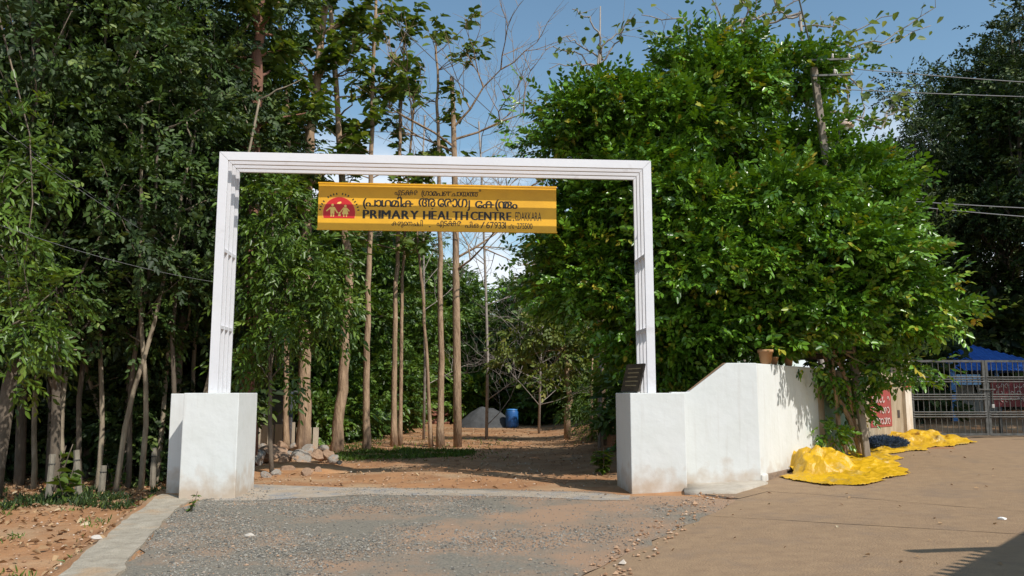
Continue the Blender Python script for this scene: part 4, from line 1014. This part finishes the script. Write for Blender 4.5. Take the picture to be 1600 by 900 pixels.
def fn2(r):
    y = r.uniform(12.8, 17); x = r.uniform(-12, kerbx(y) - .2)
    if noise.noise(Vector((x * 1.2, y * 1.2, 7))) + (.35 - abs(y - 14) * .3) > .12: return x, y
blades('verge_weeds', 5000, fn2, .12, lf_rub, 32, 'thin dark weeds along the edge of the grove')
def fn3(r):
    y = r.uniform(6.5, 13); x = kerbx(y) - r.uniform(.05, 3.5)
    if noise.noise(Vector((x * 1.5, y * 1.5, 17))) > .28: return x, y
blades('lane_weeds', 500, fn3, .08, lf_fresh, 33, 'sparse weeds on the dirt lane beside the kerb')
litter_m = leafmat('dry_leaf_litter', (.20, .11, .055), (.42, .28, .15), (.5, .42, .28), .8, .1)
def litter(name, n, fn_, size, seed, label):
    rng = np.random.default_rng(seed); r = random.Random(seed); P_ = []
    while len(P_) < n:
        q = fn_(r)
        if q: P_.append((q[0], q[1], gz(q[0], q[1]) + .012 + r.random() * .012))
    a = rng.uniform(0, 6.28, n); ax = np.stack([np.cos(a), np.sin(a), rng.normal(0, .2, n)], 1); no = np.array([0, 0, 1.]) + rng.normal(0, .35, (n, 3)); s_ = rng.uniform(.4, 1.3, n)
    o = link(name, leaf_mesh(name, P_, ax, no, size * s_, size * .5 * s_, litter_m, rng, .5, .4)); tag(o, label, 'leaf litter', kind='stuff')
def lf1(r):
    y = r.uniform(6.5, 24); x = kerbx(y) - r.uniform(.05, 8)
    if y > 13 or r.random() < .3: return x, y
litter('leaf_litter', 7000, lf1, .11, 41, 'dry brown fallen leaves on the dirt lane and grove floor')
def lf2(r):
    y = r.uniform(13.2, 36); x = r.uniform(-6 , 4); return (x, y) if x > kerbx(y) else None
litter('clearing_litter', 900, lf2, .09, 42, 'scattered dry leaves and chips on the clearing floor')
def lf3(r): return (r.uniform(1.2, 9), r.uniform(6, 17.5)) 
litter('road_litter', 130, lf3, .06, 43, 'few dry leaf scraps scattered on the concrete road')
earth_st = tintmat('earth_stone', (.26, .14, .075), (.46, .30, .19), (.55, .48, .40), .95)
tag(pebbles('earth_clods', 6000, (-11, 4, 6.5, 26), None, (.008, .03), earth_st, 9, lambda x, y: 1 if (x < kerbx(y) - .05 or (y > 13.5 and x < 2.2)) else 0), 'small clods and stones on the red earth', 'stones', kind='stuff')
tag(pebbles('edge_stones', 260, (.4, 4, 6.3, 12.6), None, (.012, .035), earth_st, 10, lambda x, y: 1 if abs(x - (.75 + (y - 7) * .42)) < .25 else 0, .01), 'broken stone bits along the edge of the concrete road', 'stones', kind='stuff')

def mound(name, label, cat, c, rx, ry, h, m, seed, folds=.0):
    c = Vector(c); mb = MB(); N, Mn = 48, 16
    for j in range(Mn + 1):
        f = j / Mn
        for i in range(N):
            a = 6.2832 * i / N; k = 1 + .18 * noise.noise(Vector((math.cos(a) * 1.3, math.sin(a) * 1.3, seed)))
            x, y = math.cos(a) * rx * f * k, math.sin(a) * ry * f * k
            z = h * (1 - f ** 1.7) * (1 + .25 * noise.noise(Vector((x * 1.1, y * 1.1, seed + 2)))) + folds * noise.noise(Vector((x * 4, y * 4, seed))) * (1 - f * .7)
            mb.v.append(Vector((c.x + x, c.y + y, gz(c.x + x, c.y + y) + max(-.03 if f == 1 else .0, z) - (.02 if f == 1 else 0))))
    for j in range(Mn):
        for i in range(N): mb.f.append([j * N + i, j * N + (i + 1) % N, (j + 1) * N + (i + 1) % N, (j + 1) * N + i])
    o = mb.build(name, m, None, True); tag(o, label, cat); return o
# ---- rubble stones beside the left pillar
def rock_mesh(seed, m):
    r = random.Random(seed); bm = bmesh.new(); bmesh.ops.create_icosphere(bm, subdivisions=3, radius=1)
    pl = [(Vector((r.gauss(0, 1), r.gauss(0, 1), r.gauss(0, 1))).normalized(), r.uniform(.5, .85)) for _ in range(9)]
    for v in bm.verts:
        for n, d in pl:
            k = v.co.dot(n)
            if k > d: v.co -= n * (k - d)
        v.co *= 1 + .10 * noise.noise(v.co * 2.2 + Vector((seed, 0, 0))) + .04 * noise.noise(v.co * 7)
    me = bpy.data.meshes.new('rubble_stone'); bm.to_mesh(me); bm.free(); me.materials.append(m); return me
rk_g = mat('grey_rubble', (.34, .31, .27), (.24, .21, .18), 3, .95, .6, 8, col3=(.40, .24, .14), scale3=1.5, lo3=.5, hi3=.66)
rk_b = mat('brown_rubble', (.38, .25, .165), (.27, .175, .115), 3, .95, .6, 8)
rms = [rock_mesh(k, rk_g if k % 3 else rk_b) for k in range(7)]
RKL = {0: 'pale grey boulder, largest of the rubble beside the left gate pillar'}
for i, (px, py, s) in enumerate(((425, 722, .42), (408, 712, .26), (400, 728, .34), (450, 738, .22), (470, 728, .34), (482, 716, .30), (497, 722, .26), (512, 722, .24), (520, 728, .22), (456, 722, .20), (440, 708, .28), (462, 708, .22), (430, 742, .16), (480, 742, .18), (498, 738, .14), (416, 745, .12), (530, 733, .10), (445, 728, .2), (505, 710, .2))):
    s *= .80; q = G(px, py); o = link('rubble_stone', rms[i % 7]); rk = random.Random(i)
    o.location = q + Vector((0, 0, s * .25 + (.10 if py < 735 else 0))); o.scale = (s * rk.uniform(.8, 1.2), s * rk.uniform(.7, 1), s * rk.uniform(.5, .8)); o.rotation_euler = (rk.uniform(-.4, .4), rk.uniform(-.4, .4), rk.uniform(0, 6.28))
    tag(o, RKL.get(i, 'rough rubble stone heaped by the trunks behind the left gate pillar'), 'stone', 'rubble stones behind the left pillar')
mq = G(462, 738)
mound('earth_mound', 'low mound of loose red earth under the rubble stones', 'mound', (mq.x - .1, mq.y + .6, 0), 1.25, .85, .14, dirt, 6, .04)
q = G(958, 700)
o = tag(link('brick_block', None) if False else MB().box(q + Vector((.05, 0, .16)), .3, .5, .32, (1, .1, 0)).build('laterite_block', mat('laterite', (.42, .20, .10), (.30, .14, .07), 9, .95, .8, 22), bevel=.02), 'orange laterite block behind the right gate pillar', 'block')

# ---- concrete slab fence, grey sheet shed and striped pole behind the stones
slab_m = mat('precast_slab', (.58, .50, .39), (.46, .38, .28), 3, .9, .2, 30, stretch=(1, 1, .3), col3=(.30, .24, .17), scale3=2, lo3=.55, hi3=.75)
fb_ = P(400, 705, 21.8); sf = thing('slab_fence', 'low fence of upright beige precast slabs behind the stone pile', 'fence', (fb_.x, 21.8, 0))
for px0, px1, py in ((405, 428, 664), (430, 442, 663), (443, 461, 660), (463, 475, 668), (478, 487, 668), (489, 498, 668)):
    a, b = P(px0 + .4, py, 21.8), P(px1 - .4, py + rr.uniform(-1, 1), 21.8)
    MB().box(((a.x + b.x) / 2, 21.8 + rr.uniform(-.03, .03), (a.z - .1) / 2), b.x - a.x, .06, a.z + .1).build('slab', slab_m, sf, bevel=.006)
for k in range(9):
    a = P(520 + k * 13, 684 - k * .6, 25 + k * .9); MB().box((a.x, a.y, a.z / 2 - .05), .16, .08, a.z + .1).build('slab', slab_m, sf, bevel=.006)
gs = thing('sheet_shed', 'dark grey sheet-sided shed standing behind the slab fence', 'building', P(445, 690, 24)); gs.location.z = 0
a, b = P(402, 612, 24), P(458, 660, 24)
MB().box(((a.x + b.x) / 2, 24.6, a.z / 2), b.x - a.x, 1.2, a.z).build('wall', mat('grey_sheet', (.16, .155, .165), (.12, .115, .12), 2, .6), gs)
MB().box(((a.x + b.x) / 2, 24.55, a.z + .03), b.x - a.x + .25, 1.45, .05, (1, 0, -.08)).build('roof', mat('grey_roof_sheet', (.2, .2, .2), (.15, .15, .15), 2, .5), gs)
pb = G(453, 700); sp_ = thing('marker_pole', 'white pole with a blue band beside the slab fence', 'pole', (pb.x, 21.5, 0)); pb = P(453, 690, 21.5)
MB().tube([(pb.x, 21.5, -.1), (pb.x, 21.5, P(452, 612, 21.5).z)], .045, 10).build('shaft', mat('white_pole', (.75, .76, .78), rough=.6), sp_, True)
MB().tube([(pb.x, 21.5, P(452, 652, 21.5).z), (pb.x, 21.5, P(452, 643, 21.5).z)], .047, 10).build('band', mat('blue_band', (.06, .12, .25), rough=.6), sp_, True)

# ---- things at the far side of the clearing
hb = P(672, 660, 41); ht = thing('hut', 'small hut with rust-red tiled roof and pale parapet across the clearing', 'building', (hb.x, 41, 0))
def hbx(px0, px1, py0, py1, d, dep, m, name, **k):
    a, b = P(px0, py0, d), P(px1, py1, d); return MB().box(((a.x + b.x) / 2, d + dep / 2, (a.z + b.z) / 2), b.x - a.x, dep, a.z - b.z).build(name, m, ht, **k)
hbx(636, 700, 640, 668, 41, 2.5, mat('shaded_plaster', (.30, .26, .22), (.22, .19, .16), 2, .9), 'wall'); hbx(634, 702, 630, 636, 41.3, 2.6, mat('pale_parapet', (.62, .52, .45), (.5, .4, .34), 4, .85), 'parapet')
tr_ = mat('rust_tile', (.30, .115, .07), (.20, .08, .05), 6, .9, .3, 20)
for (py0, py1, d0) in ((637, 648, 40.5), (651, 660, 40.0)):
    a, b = P(634, py0, d0 + .7), P(703, py1, d0 - .3)
    for k in range(9):
        x0 = a.x + (b.x - a.x) * k / 9; x1 = a.x + (b.x - a.x) * (k + 1) / 9 - .02
        m_ = MB(); m_.add([(x0, a.y, a.z), (x1, a.y, a.z), (x1, b.y, b.z), (x0, b.y, b.z), (x0, a.y, a.z - .06), (x1, a.y, a.z - .06), (x1, b.y, b.z - .06), (x0, b.y, b.z - .06)], [[0, 3, 2, 1], [4, 5, 6, 7], [0, 1, 5, 4], [1, 2, 6, 5], [2, 3, 7, 6], [3, 0, 4, 7]]); m_.build('roof_tile', tr_, ht)
hbx(645, 655, 650, 667, 40.95, .06, mat('dark_window'), 'doorway')
dish = P(658, 626, 41.5); MB().lathe(dish - Vector((0, 0, .15)), [(.02, 0), (.15, .02), (.24, .12), (.16, .24), (.03, .28)], 14).build('water_tank', mat('white_pole'), ht, True)
mc = G(757, 668)
mound('sand_heap', 'heap of stone dust across the clearing, coloured dark for the shade of the trees', 'heap', (mc.x, mc.y + .9, 0), 1.35, 1.2, .85, mat('shade_toned_stone_dust', (.075, .078, .080), (.05, .052, .054), 4, .95, .5, 20), 4, .06)  # tree shade over the heap is put into its dark base colour
dq = G(800, 668)
bd = thing('blue_barrel', 'blue plastic water barrel beside the dark heap across the clearing', 'barrel', (dq.x, dq.y, 0))
MB().lathe((dq.x, dq.y, 0), [(.24, 0), (.27, .05), (.28, .3), (.27, .36), (.28, .42), (.28, .66), (.25, .74)], 20).build('drum', mat('blue_plastic', (.025, .11, .33), (.03, .13, .37), 3, .4), bd, True)
MB().lathe((dq.x, dq.y, .735), [(.255, 0), (.255, .05), (.1, .07), (.01, .072)], 20).build('lid', mat('blue_lid', (.05, .22, .55), rough=.4), bd, True)

# ---- fence posts and stumps at the grove edge
post_m = mat('mossy_concrete_post', (.27, .24, .19), (.15, .135, .105), 5, .95, .3, 30, stretch=(1, 1, .4))
for px, py, h, tl, lab in ((123, 778, .82, -.12, 'slanted pale concrete post at the grove edge'), (76, 780, .75, .02, 'upright short concrete post near broad-leaved seedling in the grove'), (158, 772, .5, .03, 'short brown stump post among weeds at the grove edge'), (238, 762, .75, 0, 'dark weathered post next to the wing of the left pillar')):
    q = G(px, py); p_ = thing('fence_post', lab, 'post', q); ax = Vector((tl, 0, 1)).normalized()
    tb = MB(); tb.tube([q - ax * .15, q + ax * h * .5, q + ax * h], [.058, .054, .05], 7, True, random.Random(px), .12); tb.build('shaft', post_m, p_)
    MB().tube([q + ax * h * .78, q + ax * h * .80], .062, 8).build('wire_tie', iron, p_)

# ---- yellow tarpaulins, net
tarp_m = mat('yellow_tarpaulin', (.66, .385, .008), (.52, .30, .008), 3, .45, .55, 17, col3=(.42, .33, .15), scale3=2.6, lo3=.56, hi3=.74)
def tarp(name, label, outline_px, hfun, seed, m=tarp_m, fold=.075, step=.016):
    poly_ = ragged([xy(G(*p)) for p in outline_px], .06, .30, seed, .22); x0, x1 = min(p[0] for p in poly_), max(p[0] for p in poly_); y0, y1 = min(p[1] for p in poly_), max(p[1] for p in poly_)
    pa = np.array(poly_); nx_, ny_ = int((x1 - x0) / step), int((y1 - y0) / step); idx = {}; mb = MB()
    for j in range(ny_ + 1):
        for i in range(nx_ + 1):
            x, y = x0 + (x1 - x0) * i / nx_, y0 + (y1 - y0) * j / ny_
            if not inside(x, y, poly_): continue
            e = float(np.min(np.hypot(pa[:, 0] - x, pa[:, 1] - y))); ed = min(1, e / .16)
            wx = x + .22 * noise.noise(Vector((x * 1.6, y * 1.6, seed))); wy = y + .22 * noise.noise(Vector((x * 1.6, y * 1.6, seed + 9)))
            v1 = noise.voronoi(Vector((wx * 1.7 + wy * .8, wy * 3.4 - wx * .6, seed)))[0]; v2 = noise.voronoi(Vector((wx * 4.6 - wy * 2.2, wy * 6.5 + wx * 1.6, seed + 3)))[0]; v3 = noise.voronoi(Vector((wx * 11, wy * 13, seed + 5)))[0]
            w1 = 2.2 * noise.noise(Vector((x * 1.1, y * 1.1, seed + 21))); w2 = 2.2 * noise.noise(Vector((x * 1.9, y * 1.9, seed + 31)))
            s1 = 1 - 1.7 * abs(math.sin(5.2 * (.85 * x + .5 * y) + w1 * 1.6)); s2 = 1 - 1.7 * abs(math.sin(9.5 * (-.35 * x + .95 * y) + w2 * 1.8))
            rd = .55 * (2.6 * v1[0] - 1) + .65 * s1; rd2 = .7 * (2.6 * v2[0] - 1) + .6 * s2; rd3 = 2.4 * v3[0] - 1
            hh = hfun(x, y); z = gz(x, y) + .012 + ed ** .6 * (hh + (fold * rd + fold * .55 * rd2 + fold * .2 * rd3) * (.55 + .45 * min(1, hh / .15)) + fold * .4)
            lat = .05 * ed * noise.noise(Vector((x * 8, y * 8, seed + 6)))
            idx[(i, j)] = len(mb.v); mb.v.append(Vector((x + lat, y - lat * .6, max(z, gz(x, y) + .008))))
    for (i, j), k in idx.items():
        if (i + 1, j) in idx and (i, j + 1) in idx and (i + 1, j + 1) in idx: mb.f.append([k, idx[(i + 1, j)], idx[(i + 1, j + 1)], idx[(i, j + 1)]])
    o = mb.build(name, m, None, True); so_ = o.modifiers.new('thickness', 'SOLIDIFY'); so_.thickness = .004; so_.offset = 1
    return tag(o, label, 'tarpaulin')
def bump2(cx, cy, rx, ry, h, p=1.0): return lambda x, y: h * max(0, 1 - ((x - cx) / rx) ** 2 - ((y - cy) / ry) ** 2) ** p
ta = G(1290, 742); tb_ = G(1350, 735)
b1_, b2_ = bump2(ta.x - .02, ta.y + .55, .62, .75, .31, .7), bump2(tb_.x, tb_.y + .3, .7, .6, .09, .8)
tarp('yellow_tarpaulin', 'crumpled bright yellow tarpaulin heap at the corner of the white wall', [(1228, 740), (1235, 752), (1280, 758), (1300, 761), (1345, 760), (1390, 752), (1412, 742), (1405, 728), (1395, 716), (1350, 708), (1290, 706), (1245, 712)], lambda x, y: max(b1_(x, y), b2_(x, y)), 3)
tc_ = G(1400, 697); td = G(1375, 692); te = G(1450, 695)
b3_, b4_, b5_ = bump2(td.x, td.y + .8, .55, .6, .50, .6), bump2(te.x, te.y + .4, .9, .7, .16, .8), bump2(tc_.x, tc_.y + .35, .8, .55, .2, .8)
tarp('yellow_tarpaulin', 'yellow tarpaulin spread from the red-lettered wall panel towards the metal gate', [(1345, 706), (1375, 712), (1420, 707), (1455, 701), (1500, 697), (1528, 692), (1490, 686), (1440, 681), (1400, 679), (1365, 682), (1350, 692)], lambda x, y: max(b3_(x, y), b4_(x, y), b5_(x, y)), 8)
nq = G(1390, 704)
netm = mat('blue_net', (.055, .09, .16), (.08, .125, .20), 14, .9, .9, 60)
nb_ = thing('net_pile', 'dark blue fishing-net-like mesh bundle lying on the yellow tarpaulin', 'net', (nq.x, nq.y + .2, nq.z))
rng = np.random.default_rng(3); N = 5200
uu = nrm(rng.normal(0, 1, (N, 3))); uu[:, 2] = np.abs(uu[:, 2]); pos = uu * np.array([.44, .30, .13]) * rng.uniform(.75, 1.08, (N, 1)) + np.array([0, 0, .12])
o = link('tangled_strands', leaf_mesh('tangled_strands', pos, rng.normal(0, 1, (N, 3)) + uu * .5, rng.normal(0, 1, (N, 3)), .09, .008, netm, rng), nb_); o['kind'] = 'stuff'
mb = MB(); mb.lathe((nq.x, nq.y + .2, nq.z + .05), [(.0, 0)] + [(.38 * math.cos(R(a)), .14 * math.sin(R(a))) for a in range(0, 91, 15)], 18)
for v in mb.v: v.y = nq.y + .2 + (v.y - nq.y - .2) * .65
mb.build('core', netm, nb_, True)

# ---- pots on the wall
terr = mat('terracotta', (.46, .25, .12), (.36, .19, .09), 6, .9, .15, 30)
def pot(px, d, s, label, seed, leafy=True):
    x = (px - 800) / FPX * d * 1.0; t_ = (x - c0.x) / d2.x; q = c0 + d2 * t_ + n2 * .11; q.z = WT + .001
    t = thing('flower_pot', label, 'pot', q)
    MB().lathe(q, [(.085 * s, 0), (.12 * s, .2 * s), (.135 * s, .2 * s), (.135 * s, .25 * s), (.115 * s, .25 * s), (.10 * s, .19 * s), (.01, .185 * s)], 22).build('bowl', terr, t, True)
    if leafy:
        r = random.Random(seed)
        for k in range(16):
            a = r.uniform(0, 6.28); leaf_obj(t, unit_leaf, (math.cos(a) * .03, math.sin(a) * .03, .2 * s + r.uniform(0, .1)), (math.cos(a), math.sin(a), r.uniform(.1, .9)), (r.gauss(0, .3), r.gauss(0, .3), 1), .14 * r.uniform(.6, 1.1))
pot(1212, 13.42, .98, 'large terracotta pot with a small plant on top of the white wall', 1)
pot(1226, 13.72, .55, 'smallest clay pot, close beside the large pot on the wall', 2, False)
pot(1248, 14.3, .7, 'clay pot half hidden by leaves on the white wall', 3)

# ---- utility pole, street lamp, wires
ub = P(1354, 700, 15.5); ub.z = gz(ub.x, 15.5); up1 = P(1262, 40, 15.5)
ut = thing('utility_pole', 'leaning grey concrete utility pole rising out of the broad tree', 'pole', ub)
pm_ = mat('pole_concrete', (.30, .25, .20), (.20, .165, .13), 4, .9, .25, 30, stretch=(1, 1, .3))
dirp = (up1 - ub).normalized()
def kz(py): return (P(1270, py, 15.5).z - ub.z) / dirp.z
tb = MB(); tb.bar(ub - dirp * .3, ub + dirp * 7.75, .125, .115); tb.build('shaft', pm_, ut, bevel=.02)
for k, px in ((kz(122), 0), (kz(98), 0)):
    q = ub + dirp * k; MB().bar(q + Vector((-.1, -.12, 0)), q + Vector((.72, -.12, .03)), .035, .035).build('cross_arm', iron, ut)
    for f in (.35, .68): MB().lathe(q + Vector((f, -.12, .03)), [(.015, 0), (.03, .03), (.022, .06), (.03, .09), (.01, .11)], 10).build('insulator', mat('porcelain', (.5, .45, .4), rough=.3), ut, True)
q = ub + dirp * kz(215); lq = P(1322, 194, 15.3)
tb = MB(); tb.tube([q + Vector((.05, -.1, -.4)), q + Vector((.25, -.15, -.1)), lq + Vector((-.12, 0, .08)), lq + Vector((0, 0, .06))], .02, 7); lm = tb.build('lamp_arm', iron, ut, True)
tb = MB(); tb.lathe(lq - Vector((0, 0, .06)), [(.15, 0), (.12, .06), (.05, .12), (.03, .16)], 16); tb.build('lamp_shade', mat('rusty_white_enamel', (.72, .66, .58), (.40, .18, .08), 7, .5), lm, True)
tb = MB(); tb.lathe(lq - Vector((0, 0, .12)), [(.01, 0), (.04, .02), (.05, .05), (.03, .09)], 12); tb.build('bulb', mat('milky_glass', (.85, .85, .82), rough=.2), lm, True)
wire_m = mat('wire', (.16, .16, .165), rough=.6)
def wire(a, b, sag, label, r_=.010, n=18):
    a, b = Vector(a), Vector(b); pts = [a.lerp(b, k / n) - Vector((0, 0, sag * 4 * (k / n) * (1 - k / n))) for k in range(n + 1)]
    tag(MB().tube(pts, r_, 5).build('cable', wire_m, None, True), label, 'cable')
arm = ub + dirp * kz(120)
wire(arm + Vector((.68, -.12, .12)), P(1800, 139, 17.5), .04, 'upper overhead wire running right from the utility pole')
wire(ub + dirp * kz(141) + Vector((.1, -.1, 0)), P(1800, 155, 17.8), .04, 'second overhead wire just below the upper one from the pole')
wire(ub + dirp * kz(308) + Vector((.1, -.1, 0)), P(1800, 332, 17), .05, 'upper of two low service wires passing the far tree')
wire(ub + dirp * kz(312) + Vector((.1, -.1, 0)), P(1800, 352, 16.6), .05, 'lower of two low service wires passing the far tree')
wire(ub + dirp * kz(75), P(1235, -60, 14), .02, 'black cable climbing from the top of the utility pole', .016)
wire(P(-60, 150, 11), P(292, 402, 16.5), .1, 'thin wire slanting steeply across the front of the grove', .005)
wire(P(50, 245, 11.5), P(330, 420, 16.8), .08, 'second slanting wire below the steep one across the grove', .005)
wire(P(-60, 330, 11), P(345, 442, 15), .12, 'lowest slack wire across the grove towards the arch post', .0045)
wire(P(610, 28, 19), P(850, 250, 26), .05, 'dark wire sloping down behind the bare branches above the arch', .012)

# ---- scraps on the road and drive
for i, (px, py, s, lab) in enumerate(((1567, 812, .055, 'crumpled white paper scrap on the concrete road'), (1140, 779, .08, 'orange-brown brick chip lying on the road edge'), (280, 700, .0, ''), (390, 838, .07, 'pale flat stone lying on the gravel'), (152, 842, .07, 'pale stone lying on the dirt lane by the kerb'))):
    if not s: continue
    q = G(px, py); o = link('paper_scrap' if i == 0 else 'loose_stone', rock_mesh(60 + i, mat('white_paper', (.75, .75, .73), rough=.8) if i == 0 else (rk_b if i == 1 else mat('pale_stone', (.55, .5, .44), (.45, .4, .34), 6, .9))))
    o.location = q + Vector((0, 0, s * .2)); o.scale = (s, s * .7, s * .4); tag(o, lab, 'litter' if i == 0 else 'stone')
